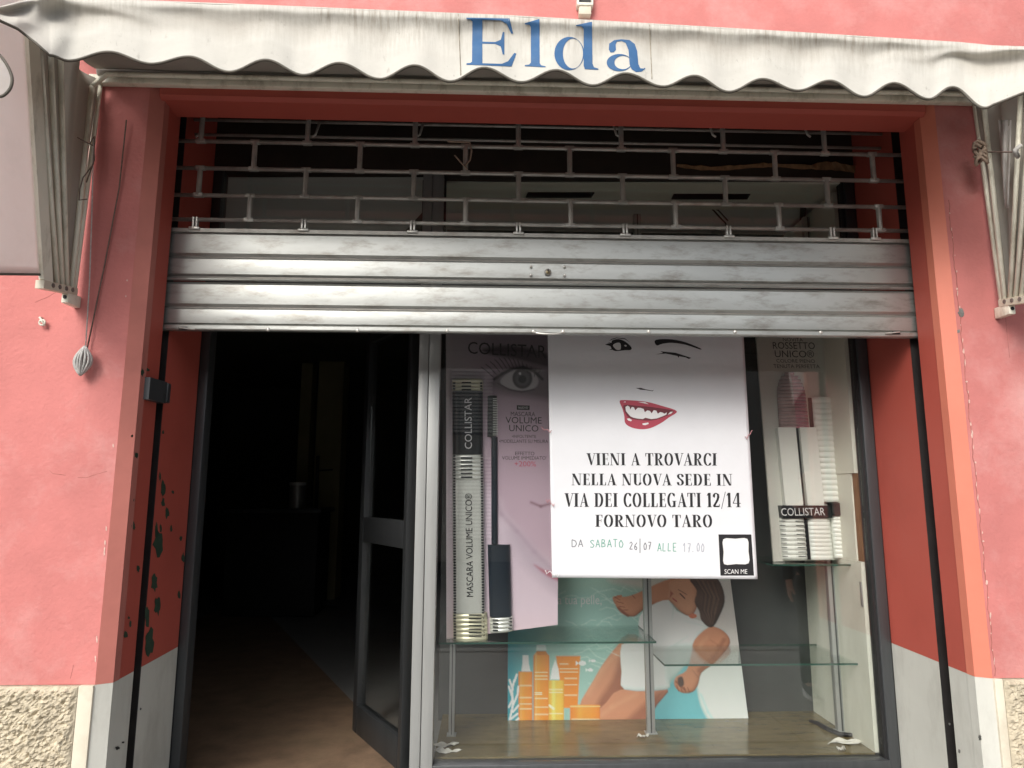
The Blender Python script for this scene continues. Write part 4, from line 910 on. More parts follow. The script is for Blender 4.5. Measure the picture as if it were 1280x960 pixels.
printed('print', [(557.5, 405), (700, 405), (697, 781), (558, 799)], (YM, YM), 140, 370, paint_mas, ms)
fm = lambda x0, x1, y0, y1, sl=0: rectq(x0, x1, y0, y1, sl)
text('COLLISTAR', [(585, 427), (683, 432), (683, 448), (585, 442)], YM, 'inkg', ms)
shape([(646, 506.5), (662, 507), (662, 512.5), (646, 512.2)], 'ink', ms, lambda x, y: at(x, y, YM), .0009, 'badge')
text('NUOVO', rectq(648, 660, 508.2, 511), YM, 'inkw', ms, off=.0014)
text('MASCARA', rectq(638.5, 669, 514.5, 520, .6), YM, 'inkg', ms); text('VOLUME', rectq(632, 677, 521, 529, .6), YM, 'ink', ms); text('UNICO', rectq(636.5, 673, 531, 539, .6), YM, 'ink', ms)
text('•INFOLTENTE', rectq(640, 670, 543.5, 547.2, .3), YM, 'inkg', ms); text('•MODELLANTE SU MISURA', rectq(624, 685, 549.3, 553.5, .3), YM, 'inkg', ms)
text('EFFETTO', rectq(644, 668, 564.5, 569, .2), YM, 'inkg', ms); text("VOLUME IMMEDIATO'", rectq(627.5, 683, 570, 574.5, .2), YM, 'inkg', ms); text('+200%', rectq(643, 670, 576.5, 583, .2), YM, 'pinkink', ms)
def halfcol(name, x0, x1, y0, y1, Y, depth, mat, parent, n=12, rib=0, lean=0.0, ribamp=.004, sl=0.0):
    """upright half-round column standing out from the board; rib>0 makes corrugations"""
    k = max(2, rib * 6 + 1); m = MB(); rows = []
    for j in range(k):
        t = j / (k - 1); py = y0 + (y1 - y0) * t
        r = 1.0; dd = 0
        if rib: dd = ribamp * (abs(math.sin(PI * t * rib)) - 1)
        row = []
        for i in range(n + 1):
            a = PI * i / n; c = -math.cos(a); s = math.sin(a) ** .6
            px = (x0 + x1) / 2 + lean * t + (x1 - x0) / 2 * c
            p = at(px, py + sl * c, Y); row.append((p.x, Y - depth * s + (-dd if s > .05 else 0), p.z))
        rows.append(row)
    vs = [v for r_ in rows for v in r_]; N = n + 1
    fs = [(j * N + i, j * N + i + 1, (j + 1) * N + i + 1, (j + 1) * N + i) for j in range(k - 1) for i in range(n)] + [tuple(range(N - 1, -1, -1)), tuple(range((k - 1) * N, k * N))]
    fs += [((j + 1) * N, (j + 1) * N + n, j * N + n, j * N) for j in range(k - 1)]
    return m.add(vs, fs).build(name, MT[mat], parent, smooth='auto')
Ym = YM - .001
tb0, tb1 = 565, 604
halfcol('tube_cap_top', tb0, tb1, 475, 489.5, Ym, .045, 'gold', ms, rib=3, sl=0)
halfcol('tube_cap', tb0 + .5, tb1 - .5, 490, 568.5, Ym, .045, 'capblack', ms, lean=.2)
halfcol('tube_neck', tb0, tb1 + .3, 569, 600, Ym, .046, 'silver', ms, rib=6, lean=.4)
halfcol('tube_body', tb0 + .3, tb1 + 1, 600.5, 765, Ym, .046, 'silver', ms, lean=1.4)
halfcol('tube_base', tb0 + 1, tb1 + 5, 765.5, 799, Ym, .048, 'gold', ms, rib=6, lean=.8, sl=-.6)
Yt = Ym - .046
# dark rib gaps and perforation rows
m = MB()
def dash(m, x0, x1, y, h, Y): p = [at(x0, y, Y), at(x1, y, Y), at(x1, y + h, Y), at(x0, y + h, Y)]; m.add(p, [(0, 1, 2, 3)])
for k in range(3): dash(m, 577, 589, 477.5 + k * 4.4, 1.6, Yt - .001)
for k in range(6): dash(m, 576, 590.5, 571.5 + k * 4.8, 2.0, Yt - .0015)
for k in range(7): dash(m, 588 - 2, 602, 768 + k * 4.4, 1.5, Yt - .003)
m.build('rib_gap', MT['capblack'], ms)
m = MB()
for k in range(46):
    y = 478 + k * 7.0
    if 489 < y < 568: continue
    lean = (y - 475) / 325 * 2.2
    for x, w_ in ((566.0 + lean * .5, 3.2), (600.0 + lean * 1.2, 3.0)):
        yy = y
        dash(m, x, x + w_, yy, 2.0, Yt + .012)
        dash(m, x, x + w_, yy + 3.5, 2.0, Yt + .012)
m.build('perforation', MT['capblack'], ms)['kind'] = 'stuff'
text('COLLISTAR', [(580.5, 497), (589.5, 497), (590, 561), (581, 561)], Yt - .001, 'inkw', ms, off=.001, rot=True)
text('MASCARA VOLUME UNICO®', [(581, 617), (590, 617), (591.5, 746), (583, 746)], Yt - .001, 'ink', ms, off=.0015, rot=True)
halfcol('brush', 609.5, 621, 495, 546, Ym, .018, 'brush', ms, rib=16, ribamp=.003, lean=-.4)
m = MB()
for k in range(22): dash(m, 616, 622.5 - (1 if k < 3 else 0), 498 + k * 2.15, .9, Ym - .019)
m.build('bristle', MT['silver'], ms)['kind'] = 'stuff'
halfcol('wand', 614, 622, 546.5, 680, Ym, .016, 'darkteal', ms, lean=.2)
halfcol('wand_cap', 609.5, 637.5, 680.5, 770, Ym, .036, 'darkteal', ms, lean=2.4)
halfcol('wand_ring', 612, 641, 770.5, 789, Ym, .037, 'silver', ms, rib=4, lean=.4, sl=-1.2)
m = MB()
for k in range(4): dash(m, 616, 623, 774 + k * 4.4, 1.8, Ym - .039); dash(m, 635, 640, 772 + k * 4.4, 1.6, Ym - .03)
m.build('rib_gap', MT['capblack'], ms)
halfcol('board_edge', 640, 697, 782.6, 784.4, Ym, .002, 'card', ms, sl=-3.2) if False else None

# lipstick board
YK = .80
lp = thing('lipstick_display', 'pale grey lipstick display board with white ribbed columns on the short glass shelf', 'display board', at(1018, 702, YK))
pts = [(944, 405), (1035, 405), (1067, 699), (967, 702)]
cs = [at(x, y, YK) for x, y in pts]
MB().hull8(cs, [c + Vector((0, .012, 0)) for c in cs]).build('board', MT['cardd'], lp)
def rl(x0, x1, y0, y1): k = -.0; return [(x0, y0), (x1, y0 + .5), (x1 + .8, y1 + .5), (x0 + .8, y1)]
text('NOVITÀ', rl(978, 1003, 421, 426.5), YK, 'inkg', lp); text('ROSSETTO', rl(965.5, 1018, 427.5, 436), YK, 'ink', lp); text('UNICO®', rl(968, 1017, 437.5, 446.5), YK, 'ink', lp)
text('COLORE PIENO', rl(970, 1018, 448.8, 453.2), YK, 'inkg', lp); text('TENUTA PERFETTA', rl(966.5, 1024, 455.3, 460), YK, 'inkg', lp)
Yk = YK - .001
# bullet: stack of rounded ridges narrowing to a slanted tip
m = MB(); m2 = MB(); nrow = 16
for k in range(nrow):
    t = k / (nrow - 1); y = 534 - 66 * t; hw = 18.5 - 1.5 * t if t < .55 else 17.6 * math.sqrt(max(.02, 1 - ((t - .55) / .48) ** 2)); cx = 991.5 - 5.5 * t
    h = 4.0; n = 8
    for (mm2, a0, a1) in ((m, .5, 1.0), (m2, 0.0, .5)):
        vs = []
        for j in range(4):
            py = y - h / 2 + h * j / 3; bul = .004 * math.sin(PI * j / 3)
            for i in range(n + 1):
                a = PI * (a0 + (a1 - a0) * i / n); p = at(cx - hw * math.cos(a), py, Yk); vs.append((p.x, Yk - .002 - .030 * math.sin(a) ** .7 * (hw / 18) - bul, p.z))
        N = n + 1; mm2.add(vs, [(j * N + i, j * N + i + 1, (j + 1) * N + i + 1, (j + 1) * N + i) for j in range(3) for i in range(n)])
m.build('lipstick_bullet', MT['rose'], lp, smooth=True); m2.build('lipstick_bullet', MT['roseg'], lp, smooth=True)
def bar(name, x0, x1, y0, y1, mat, d=.022, ln=8.0, par=lp):
    P = [at(x0, y0, Yk), at(x1, y0, Yk), at(x1 + ln, y1, Yk), at(x0 + ln, y1, Yk)]
    return MB().hull8(P, [p + Vector((0, -d, 0)) for p in P]).build(name, MT[mat], par)
bar('tube_panel', 968.5, 990.5, 535, 631.5, 'card', .035, 9.5); bar('tube_seam', 991, 994.8, 535, 631.5, 'capblack', .02, 9.3); bar('tube_panel', 995.5, 1016, 535, 631.5, 'card', .035, 10)
halfcol('cap_column', 1013.5, 1043.5, 497, 627.5, Yk, .03, 'card', lp, rib=19, lean=10.5, ribamp=.006)
bar('column_gap', 1009.5, 1014, 497.5, 534, 'inkg', .006, 2.8)
bar('brand_band', 972, 1033, 631.8, 647, 'capblack', .040, 2.0); bar('brand_band', 1034, 1055.5, 628.5, 644, 'roseg' if False else 'capblack', .036, 1.8)
text('COLLISTAR', [(976, 635.2), (1030.5, 634.6), (1031.5, 644.2), (977, 644.8)], Yk - .041, 'inkw', lp)
halfcol('ribbed_base', 973.5, 1004, 647.5, 699, Yk, .032, 'card', lp, rib=9, lean=4.5, ribamp=.005)
halfcol('ribbed_base', 1006.5, 1036, 647, 699, Yk, .032, 'card', lp, rib=10, lean=4.5, ribamp=.003)
halfcol('ribbed_base', 1037, 1058, 645, 697, Yk, .030, 'card', lp, rib=10, lean=5, ribamp=.004)
bar('tube_seam', 1003.5, 1006.5, 647.5, 699, 'capblack', .02, 4.6)
m = MB()
for k in range(9):
    y = 651 + k * 5.5; l_ = (y - 647) * .085; dash(m, 974 + l_, 981 + l_ , y, .8, Yk - .034); dash(m, 994 + l_, 1004 + l_, y, .8, Yk - .034)
m.build('rib_gap', MT['capblack'], lp)

# ------------------------------------------------------------ awning
aw = thing('awning', 'folded off-white shop awning with a scalloped, mildewed front valance lettered in blue', 'awning', (0, 0, at(640, 110, -.05).z))
YA = -.40
topk = [(-70, -2), (0, 8), (30, 0), (60, -9), (120, -3), (175, 0), (320, 5.5), (640, 19), (960, 37.5), (1200, 52.5), (1240, 56.5), (1285, 58), (1350, 70)]
botk = [(-70, -30), (0, 26), (22, 36), (45, 54), (62, 69), (86, 76), (135, 65), (190, 80), (236, 71), (287, 90), (332, 75), (380, 94), (424, 79), (475, 99), (518, 82), (563, 102), (605, 85), (652, 103), (695, 88), (741, 107), (782, 92), (829, 108.5), (868, 95), (911, 115), (953, 99), (997, 113.5), (1037, 101), (1080, 121), (1117, 104), (1161, 124), (1190, 109), (1231, 135), (1252, 127), (1285, 114), (1350, 90)]
def interp(K, x, cosb=False):
    for (x0, y0), (x1, y1) in zip(K, K[1:]):
        if x <= x1:
            t = (x - x0) / (x1 - x0)
            if cosb: t = (1 - math.cos(PI * t)) / 2 if 60 < x < 1240 else t
            return y0 + (y1 - y0) * t
    return K[-1][1]
def sm_(K, x):                       # light smoothing of the piecewise curve
    return interp(K, x)
def vY(px, v):
    y = YA + .012 - .022 * math.sin(min(1, v / .10) * PI / 2) + .018 * math.sin(PI * min(1, max(0, (v - .08) / .55))) - .055 * max(0, (v - .3) / .7) ** 1.3
    y += .0035 * math.sin(px * .069 + .6) * v + .003 * math.sin(px * .031 + 2 * v) + .0012 * math.sin(px * .21 + 1.3 * math.sin(px * .017)) * v + .004 * noise.noise(Vector((px * .012, v * 1.3, 4.2)))
    if px < 100: y -= .30 * ((100 - px) / 170) ** 1.3 + .010 * math.sin((px + 60 * v) * .12) * min(1, (100 - px) / 40)
    if px > 1205: y -= .22 * ((px - 1205) / 145) ** 1.2
    if px > 1020:                     # slanting pull folds at the right end
        k = min(1, (px - 1020) / 150); c = .72 - .62 * (px - 1000) / 240; y -= .013 * k * math.exp(-((v - c) / .09) ** 2)
    if px < 330:
        k = min(1, (330 - px) / 150); c = .05 + .55 * (px - 60) / 270; y -= .011 * k * math.exp(-((v - c) / .11) ** 2)
    return y
def vsurf(px, py, off=0):
    a = interp(topk, px); b = interp(botk, px, True); v = (py - a) / (b - a); return at(px, py, vY(px, max(0, min(1, v))) - off)
NU, NV = 700, 26
m = MB(); vs = []
for j in range(NV + 1):
    v = j / NV
    for i in range(NU + 1):
        px = -70 + 1420 * i / NU; a = interp(topk, px); b = interp(botk, px, True); vs.append(at(px, a + (b - a) * v, vY(px, v)))
m.add(vs, [(j * (NU + 1) + i, j * (NU + 1) + i + 1, (j + 1) * (NU + 1) + i + 1, (j + 1) * (NU + 1) + i) for j in range(NV) for i in range(NU)])
def valance_mat():
    mt = M('valance_fabric', (.49, .475, .43), .85, var=.08, vscale=5, bump=.0012, bscale=60, dirt=(.50, .47, .42), dscale=5, damt=.35)
    t = mt.node_tree; b = t.nodes['Principled BSDF']; src = b.inputs['Base Color'].links[0].from_socket
    uv = t.nodes.new('ShaderNodeAttribute'); uv.attribute_name = 'cloth'   # x along (m), y down 0..1
    sep = t.nodes.new('ShaderNodeSeparateXYZ'); t.links.new(uv.outputs['Vector'], sep.inputs[0])
    def mth(op, a, c=None, clamp=False):
        n = t.nodes.new('ShaderNodeMath'); n.operation = op; n.use_clamp = clamp
        for i, v in enumerate((a, c)):
            if v is None: continue
            if isinstance(v, (int, float)): n.inputs[i].default_value = v
            else: t.links.new(v, n.inputs[i])
        return n.outputs[0]
    def noi(sx, sy, det=6, rough=.6, w_=0):
        mp = t.nodes.new('ShaderNodeMapping'); mp.inputs['Scale'].default_value = (sx, sy, 1); mp.inputs['Location'].default_value = (w_, w_ * .7, 0); t.links.new(uv.outputs['Vector'], mp.inputs[0])
        n = t.nodes.new('ShaderNodeTexNoise'); n.inputs['Scale'].default_value = 1; n.inputs['Detail'].default_value = det; n.inputs['Roughness'].default_value = rough; t.links.new(mp.outputs[0], n.inputs['Vector']); return n.outputs[0]
    def rng(v, a, b_, c=0, d=1):
        n = t.nodes.new('ShaderNodeMapRange'); n.inputs[1].default_value = a; n.inputs[2].default_value = b_; n.inputs[3].default_value = c; n.inputs[4].default_value = d; t.links.new(v, n.inputs[0]); return n.outputs[0]
    def mix(fac, src, col):
        mm = t.nodes.new('ShaderNodeMix'); mm.data_type = 'RGBA'; t.links.new(fac, mm.inputs[0]); t.links.new(src, mm.inputs[6]); mm.inputs[7].default_value = (*col, 1); return mm.outputs[2]
    V = sep.outputs[1]
    # rain streaks running down from the rolled top edge, fading out below mid height
    st_ = mth('MULTIPLY', rng(noi(70, 1.6, 4, .7), .42, .68), rng(V, .78, .12, 0, 1)); st_ = mth('MULTIPLY', st_, rng(noi(2.2, .2, 2, .5, 5), .35, .6, .25, 1)); src = mix(mth('MULTIPLY', st_, .95), src, (.26, .23, .185))
    band = mth('MULTIPLY', rng(V, .05, .30), rng(V, .62, .34)); band = mth('MULTIPLY', band, rng(noi(3, .5, 3, .5, 9), .38, .62, .15, .62)); src = mix(band, src, (.33, .305, .265))
    # mildew specks gathering at the bottom of the scallops and lower half
    sp = mth('MULTIPLY', rng(noi(95, 9, 5, .75, 3), .60, .70), rng(V, .55, .98)); sp = mth('MULTIPLY', sp, rng(noi(6, 1.5, 3, .5, 13), .42, .62)); src = mix(mth('MULTIPLY', sp, .85), src, (.09, .08, .065))
    sp2 = mth('MULTIPLY', rng(noi(26, 3.2, 6, .7, 21), .62, .72), .55); src = mix(sp2, src, (.22, .20, .17))
    t.links.new(src, b.inputs['Base Color'])
    return mt
MT['valance'] = valance_mat()
va = m.build('valance', MT['valance'], aw, smooth=True)
def cloth_attr(o, arr):
    a = o.data.attributes.new('cloth', 'FLOAT_VECTOR', 'POINT'); a.data.foreach_set('vector', np.array(arr, dtype=np.float32).ravel())
cloth_attr(va, [(i / NU * 3.9, j / NV, 0) for j in range(NV + 1) for i in range(NU + 1)])
MB().tube([vsurf(-70 + 1420 * i / 520, interp(botk, -70 + 1420 * i / 520, True), .001) for i in range(521)], .0042, 6).build('piping', MT['piping'], aw, smooth=True)
# vertical seams
for px in (573, 812):
    MB().tube([vsurf(px + 3 * v, interp(topk, px) + 2 + (interp(botk, px) - interp(topk, px) - 6) * v, .0015) for v in [i / 12 for i in range(13)]], .0014, 5).build('seam', MT['seam'], aw, smooth=True)
# blue lettering
def letter(pieces, name='letter'):
    V = []; Fc = []
    for k, (outer, holes) in enumerate(pieces):
        loops = [outer] + holes; tr = tessellate_polygon([[Vector((x, y, 0)) for x, y in l] for l in loops]); flat = [p for l in loops for p in l]
        bm = bmesh.new(); bv = [bm.verts.new((x, y, 0)) for x, y in flat]
        for t3 in tr:
            try: bm.faces.new([bv[i] for i in t3])
            except ValueError: pass
        for _ in range(4):
            long = [e for e in bm.edges if e.calc_length() > 4]
            if not long: break
            bmesh.ops.subdivide_edges(bm, edges=long, cuts=1); bmesh.ops.triangulate(bm, faces=bm.faces)
        bm.verts.index_update(); o = len(V); V += [vsurf(v.co.x, v.co.y, .0016 + .0003 * k) for v in bm.verts]; Fc += [tuple(v.index + o for v in f.verts) for f in bm.faces]; bm.free()
    return MB().add(V, Fc).build(name, MT['blue'], va, smooth=True)
def elp(cx, cy, rx, ry, n=40, rot=0): return [(cx + rx * math.cos(2 * PI * i / n) , cy + ry * math.sin(2 * PI * i / n)) for i in range(n)]
letter([([(583, 22), (637, 23), (641.5, 42), (639, 42), (633.5, 30), (626, 25.5), (603, 25), (603, 52), (619, 52.5), (626, 49.5), (628.5, 40), (630.5, 40), (630.5, 68), (628.5, 68), (626, 58), (619, 54.8), (603, 54.5), (603, 79), (627, 79.7), (635, 76.5), (643, 66), (645.5, 67), (639.5, 83), (583, 80.8), (583, 79), (588, 78.6), (590, 77), (590.5, 27), (588.5, 24.6), (583, 23.9)], [])])
letter([([(656, 29), (674.3, 23.5), (674.6, 79), (676.5, 81.6), (682, 82.8), (682, 84), (656, 82.6), (656, 81.4), (661.5, 80.6), (663.6, 78), (663.6, 34), (662, 31), (656, 30.5)], [])])
letter([([(720, 31.3), (740, 27), (740.6, 79.5), (742.5, 84), (748, 85.8), (748, 87.2), (731, 86.4), (729.6, 82), (729.6, 36), (727, 33), (720, 32.6)], []),
        (elp(711.6, 66.8, 18.6, 20.8), [elp(716.2, 66.8, 12.6, 18.8)])])
letter([([(761, 62), (761.5, 54.5), (768, 50), (777, 49), (787, 50), (793.5, 55), (796.6, 64), (798, 80), (800.5, 85.4), (804.5, 85.6), (806.3, 84.6), (806.8, 86), (802, 89.4), (795, 90), (789.5, 86.5), (787, 80), (785.6, 62), (782, 53.5), (777, 51.2), (771, 52), (769.5, 56), (770, 62.5), (767, 65.5), (763, 65.5)], []),
        (elp(774.2, 78.2, 15.8, 10.8), [elp(778.6, 78, 10.6, 8.4)])])

# ribs and cross bars (a folded fan of hoops pivoting low on the wall)
hzL = at(80, 356, -.08).z
XHl = at(84, 356, -.07).x; XHr = at(1262, 368, -.07).x
ztop = at(640, 107, -.05).z
specs = [(-.05, .0, .009), (-.235, .0, .0085), (-.285, -.012, .0085), (-.335, -.024, .0085)]
for i, (yt_, dz, r) in enumerate(specs):
    yb_ = -.045 - i * .026
    zt_ = ztop + .012 + dz - (0.004 if i == 0 else 0); c = .05 + .012 * i
    hz = hzL - .16 * (-yb_ - .045)
    P = [(XHl, yb_, hz), (XHl, yt_, zt_ - c), (XHl + c, yt_, zt_), (XHr - c, yt_, zt_), (XHr, yt_, zt_ - c), (XHr, yb_, hz)]
    MB().tube([P[0], P[1]], r, 10).tube([P[4], P[5]], r, 10).tube([P[1], P[2], P[3], P[4]], r, 10).build('rib', MT['ribpaint'], aw, smooth=True)
# outer wide flat rib
for X, s in ((XHl, -1), (XHr, 1)):
    b0 = Vector((X, -.155, hzL - .020)); t0 = Vector((X, -.375, ztop + .005)); wv = Vector((0, -.052, 0))
    MB().hull8([b0 + Vector((-.008, 0, 0)), b0 + Vector((.008, 0, 0)), b0 + Vector((.008, -.05, 0)), b0 + Vector((-.008, -.05, 0))], [t0 + Vector((-.008, 0, 0)), t0 + Vector((.008, 0, 0)), t0 + Vector((.008, -.058, 0)), t0 + Vector((-.008, -.058, 0))]).build('wide_rib', MT['ribpaint'], aw)
    # hinge plate
    MB().hull8([(X - .014, -.21, hzL - .052), (X + .014, -.21, hzL - .052), (X + .014, -.03, hzL - .022), (X - .014, -.03, hzL - .022)], [(X - .014, -.21, hzL - .024), (X + .014, -.21, hzL - .024), (X + .014, -.03, hzL + .003), (X - .014, -.03, hzL + .003)]).build('hinge_plate', MT['cream'], aw)
    MB().box((X - .012, -.075, hzL - .062), (X + .012, -.002, hzL - .021), .003).build('hinge_plate', MT['ribpaint'], aw, smooth='auto')
    MB().tube([(X - .0, -.077, hzL - .042), (X - .0, -.072, hzL - .042)], .007, 8).build('bolt', MT['ink'], aw)
    for k in range(4): MB().tube([(X - s * .016, -.06 - k * .035, hzL - .012 - .0055 * k), (X - s * .013, -.06 - k * .035, hzL - .012 - .0055 * k)], .008, 8).build('bolt', MT['galv_e'], aw)
    # pleated cheek between wall and ribs
    def ck(u, v, X=X, s=s):
        zt_ = ztop + .0; y0 = -.02 - .05 * (1 - v) ; y1 = -.06 - .23 * v; y = (-.02 - .02 * (1 - v)) * (1 - u) + (-.06 - .17 * v) * u
        return (X - s * .018 * v * math.sin(u * PI * 3 + v * 2) * (1 if s < 0 else 1.3) + s * .014 , y, hzL - .018 * u + .004 + (zt_ - hzL + .018 * u) * v)
    MB().grid(ck, 40, 24).build('cheek_fabric', MT['fabin'], aw, smooth=True, thick=.0015)
    MB().grid(lambda u, v, X=X, s=s: (X + s * (.011 + .003 * math.sin(u * 20 + v * 3)), (-.06 - .16 * v) * (1 - u) + (-.18 - .21 * v) * u, hzL - .002 - .02 * u + (ztop + .01 - hzL + .02 * u) * v), 24, 20).build('cheek_fabric', MT['fabin'], aw, smooth=True, thick=.0015)
    MB().tube([(X, -.03, hzL - .02), (X - s * .005, -.012, ztop)], .009, 8).build('wall_strip', MT['ribpaint'], aw, smooth=True)
    # side valance sheet standing outward from the wide rib, closing hem at its foot
    def sv(u, v, X=X, s=s):
        yr = (-.205) * (1 - v) + (-.43) * v; yo = yr - .50 * u
        return (X + s * (.004 + .015 * math.sin(u * 6 + v * 3) * u + .06 * u), yo, hzL - .004 - .16 * u + (ztop + .02 - hzL + .004) * v)
    MB().grid(sv, 30, 30).build('side_fabric', MT['fabout'], aw, smooth=True, thick=.0015)
    MB().tube([sv(i / 12, 0) for i in range(13)], .0045, 6).build('piping', MT['piping'], aw, smooth=True)
# added flap standing in for the bright gap in the side valance, left margin
e = [(-18, 66), (-4, 66), (8, 80), (15, 97), (13, 110), (5, 119), (-4, 121), (-20, 120)]
sp = smoothp(e, 4); Pp = [at(x, y, -.66) for x, y in sp]
MB().add(Pp, [tuple(t3) for t3 in tessellate_polygon([[Vector((x, y, 0)) for x, y in sp]])]).build('bright_gap_flap', MT['fabout'], aw, thick=.0015)
MB().tube([at(x, y, -.661) for x, y in sp], .004, 6, closed=True).build('piping', MT['piping'], aw, smooth=True)
# folded roof fabric hanging in loops between the cross bars
def proj(p):
    q = ROT.transposed() @ (Vector(p) - CAMP); return 640 + F * q.x / -q.z, 480 - F * q.y / -q.z
def under(p):
    px, py = proj(p); lim = interp(topk, px) + 8
    return Vector((p[0], p[1], at(px, lim, p[1]).z)) if py < lim else Vector(p)
ys = [-.02, -.05, -.235, -.285, -.335, -.38]
for k in range(5):
    y0, y1 = ys[k], ys[k + 1]; z0 = ztop + .004 - .004 * k
    MB().grid(lambda u, v: under((XHl + .004 + (XHr - XHl - .008) * u, y0 + (y1 - y0) * v, z0 + .028 - .022 * math.sin(PI * v) + .012 * v + .002 * math.sin(u * 40 + k))), 80, 8).build('roof_fabric', MT['fabin'], aw, smooth=True, thick=.0015)
def roof(u, v):
    px = 62 + (1238 - 62) * u; a = at(px, interp(topk, px) + 9, 0.0); b = at(px, interp(topk, px) + 1.5, YA + .006); return a + (b - a) * v + Vector((0, 0, -.006 * math.sin(PI * v)))
MB().grid(roof, 60, 8).build('roof_fabric', MT['roofc'], aw, smooth=True, thick=.0015)
MB().box((XHl - .03, -.03, ztop - .012), (XHr + .03, -.001, ztop + .022), .003).build('wall_rail', MT['ribpaint'], aw, smooth='auto')
# knots and strings on the right ribs
kn = at(1224, 193, -.09)
k1 = thing('tape_knot', 'brown taped knot with a string round the right awning ribs', 'knot', kn)
m = MB()
for i in range(7):
    rnd = random.Random(i); m.tube([kn + Vector((.02 * math.cos(a * 1.05 + i), -.006 + .012 * math.sin(a + i), -.03 + .011 * i + .012 * math.sin(a * 2 + i))) for a in [j * .7 for j in range(9)]], .006, 6)
m.build('wrap', MT['knot'], k1, smooth=True)
MB().tube([kn + Vector((.015, 0, .01)), at(1245, 190, -.13), at(1268, 190, -.2)], .0028, 6).build('string', MT['cord_d'], k1, smooth=True)
MB().tube([at(1270, 186, -.21), at(1272, 196, -.22), at(1268, 188, -.22), at(1276, 182, -.22)], .008, 6).build('wrap', MT['cord'], k1, smooth=True)
# loose white rag on right
rg = MB().grid(lambda u, v: at(1248 + 16 * u * (1 - .7 * v) + 8 * v, 150 + 110 * v, -.12 - .05 * u + .01 * math.sin(u * 9 + v * 5)), 8, 16).build('loose_fabric', MT['fabout'], aw, smooth=True, thick=.0015)

# pull cord with its skein
c0 = at(103, 450, -.03)
pc = thing('pull_cord', 'awning pull cord ending in a wound grey skein on the left pink wall', 'cord', c0)
MB().tube([at(117, 172, -.06), at(115, 260, -.04), at(112, 350, -.025), at(107, 435, -.02)], .0022, 6).build('strand', MT['cord'], pc, smooth=True)
MB().tube([at(158, 150, -.02), at(149, 235, -.012), at(131, 330, -.010), at(109, 436, -.012)], .0028, 6).build('strand', MT['cord_d'], pc, smooth=True)
MB().tube([at(97, 172, -.1), at(108, 178, -.1), at(118, 183, -.09), at(117, 205, -.08), at(104, 222, -.08), at(100, 236, -.08), at(99, 250, -.09), at(109, 249, -.08)], .0022, 5).tube([at(112, 180, -.09), at(118, 170, -.07), at(118, 200, -.07), at(108, 228, -.07)], .0022, 5).build('tail', MT['cord_d'], pc, smooth=True)
m = MB(); cx_ = c0
for i in range(13):
    a = 2 * PI * i / 13; rnd = random.Random(i + 5); rx = .030 * (.75 + .35 * rnd.random()); 
    P = []
    for j in range(11):
        t = j / 10; s = math.sin(PI * t); P.append(cx_ + Vector((rx * s * math.cos(a) + .006 * (1 - t), rx * .6 * s * math.sin(a) - .004, .048 - .104 * t + .006 * rnd.random() * (j == 10))))
    m.tube(P, .0038, 6)
m.build('skein', MT['cord'], pc, smooth=True)
tag(MB().tube([at(55, 404, -.004) + Vector((.010 * math.cos(a), -.010, .010 * math.sin(a))) for a in [i / 10 * 2 * PI for i in range(10)]], .0032, 7, closed=True).tube([at(53, 398, 0) , at(53, 398, 0) + Vector((0, -.014, 0)), at(56, 407, -.014)], .004, 6).build('wall_hook', MT['bracket'], smooth=True), 'small screw eye hook in the pink wall beside the hanging skein', 'hook')

# ------------------------------------------------------------ passer-by behind the camera line, mirrored in the window
def skinned(name, V, E, rad, mat, parent, root=0, sub=2):
    me = bpy.data.meshes.new(name); off = WL(parent); me.from_pydata([tuple(Vector(v)) for v in V], E, []); me.update()
    o = bpy.data.objects.new(name, me); COL.objects.link(o); o.parent = parent
    o.modifiers.new('skin', 'SKIN'); sv_ = me.skin_vertices[0].data
    for i, q in enumerate(rad): sv_[i].radius = (q, q) if not isinstance(q, tuple) else q
    sv_[root].use_root = True
    sd_ = o.modifiers.new('sub', 'SUBSURF'); sd_.levels = sub; sd_.render_levels = sub
    dg = bpy.context.evaluated_depsgraph_get(); m2 = bpy.data.meshes.new_from_object(o.evaluated_get(dg)); o.modifiers.clear(); o.data = m2
    m2.materials.clear(); m2.materials.append(mat); m2.shade_smooth(); return o
MT['skin'] = M('skin', (.48, .28, .20), .55, var=.04); MT['jacket'] = M('dark_jacket_cloth', (.03, .035, .045), .85, var=.15, vscale=9, bump=.002, bscale=30)
MT['trousers'] = M('dark_trouser_cloth', (.022, .022, .024), .85, var=.15, vscale=9, bump=.002, bscale=30); MT['hair'] = M('brown_hair', (.035, .022, .015), .6, var=.3, vscale=50, stretch=(4, 4, 1))
MT['sole'] = M('white_sole', (.7, .7, .68), .6)
ps = thing('person', 'person in dark jacket, dark trousers and white-soled shoes, mirrored in the lower window', 'person', (2.62, -1.9, 0)); ps.rotation_euler = (0, 0, R(12))
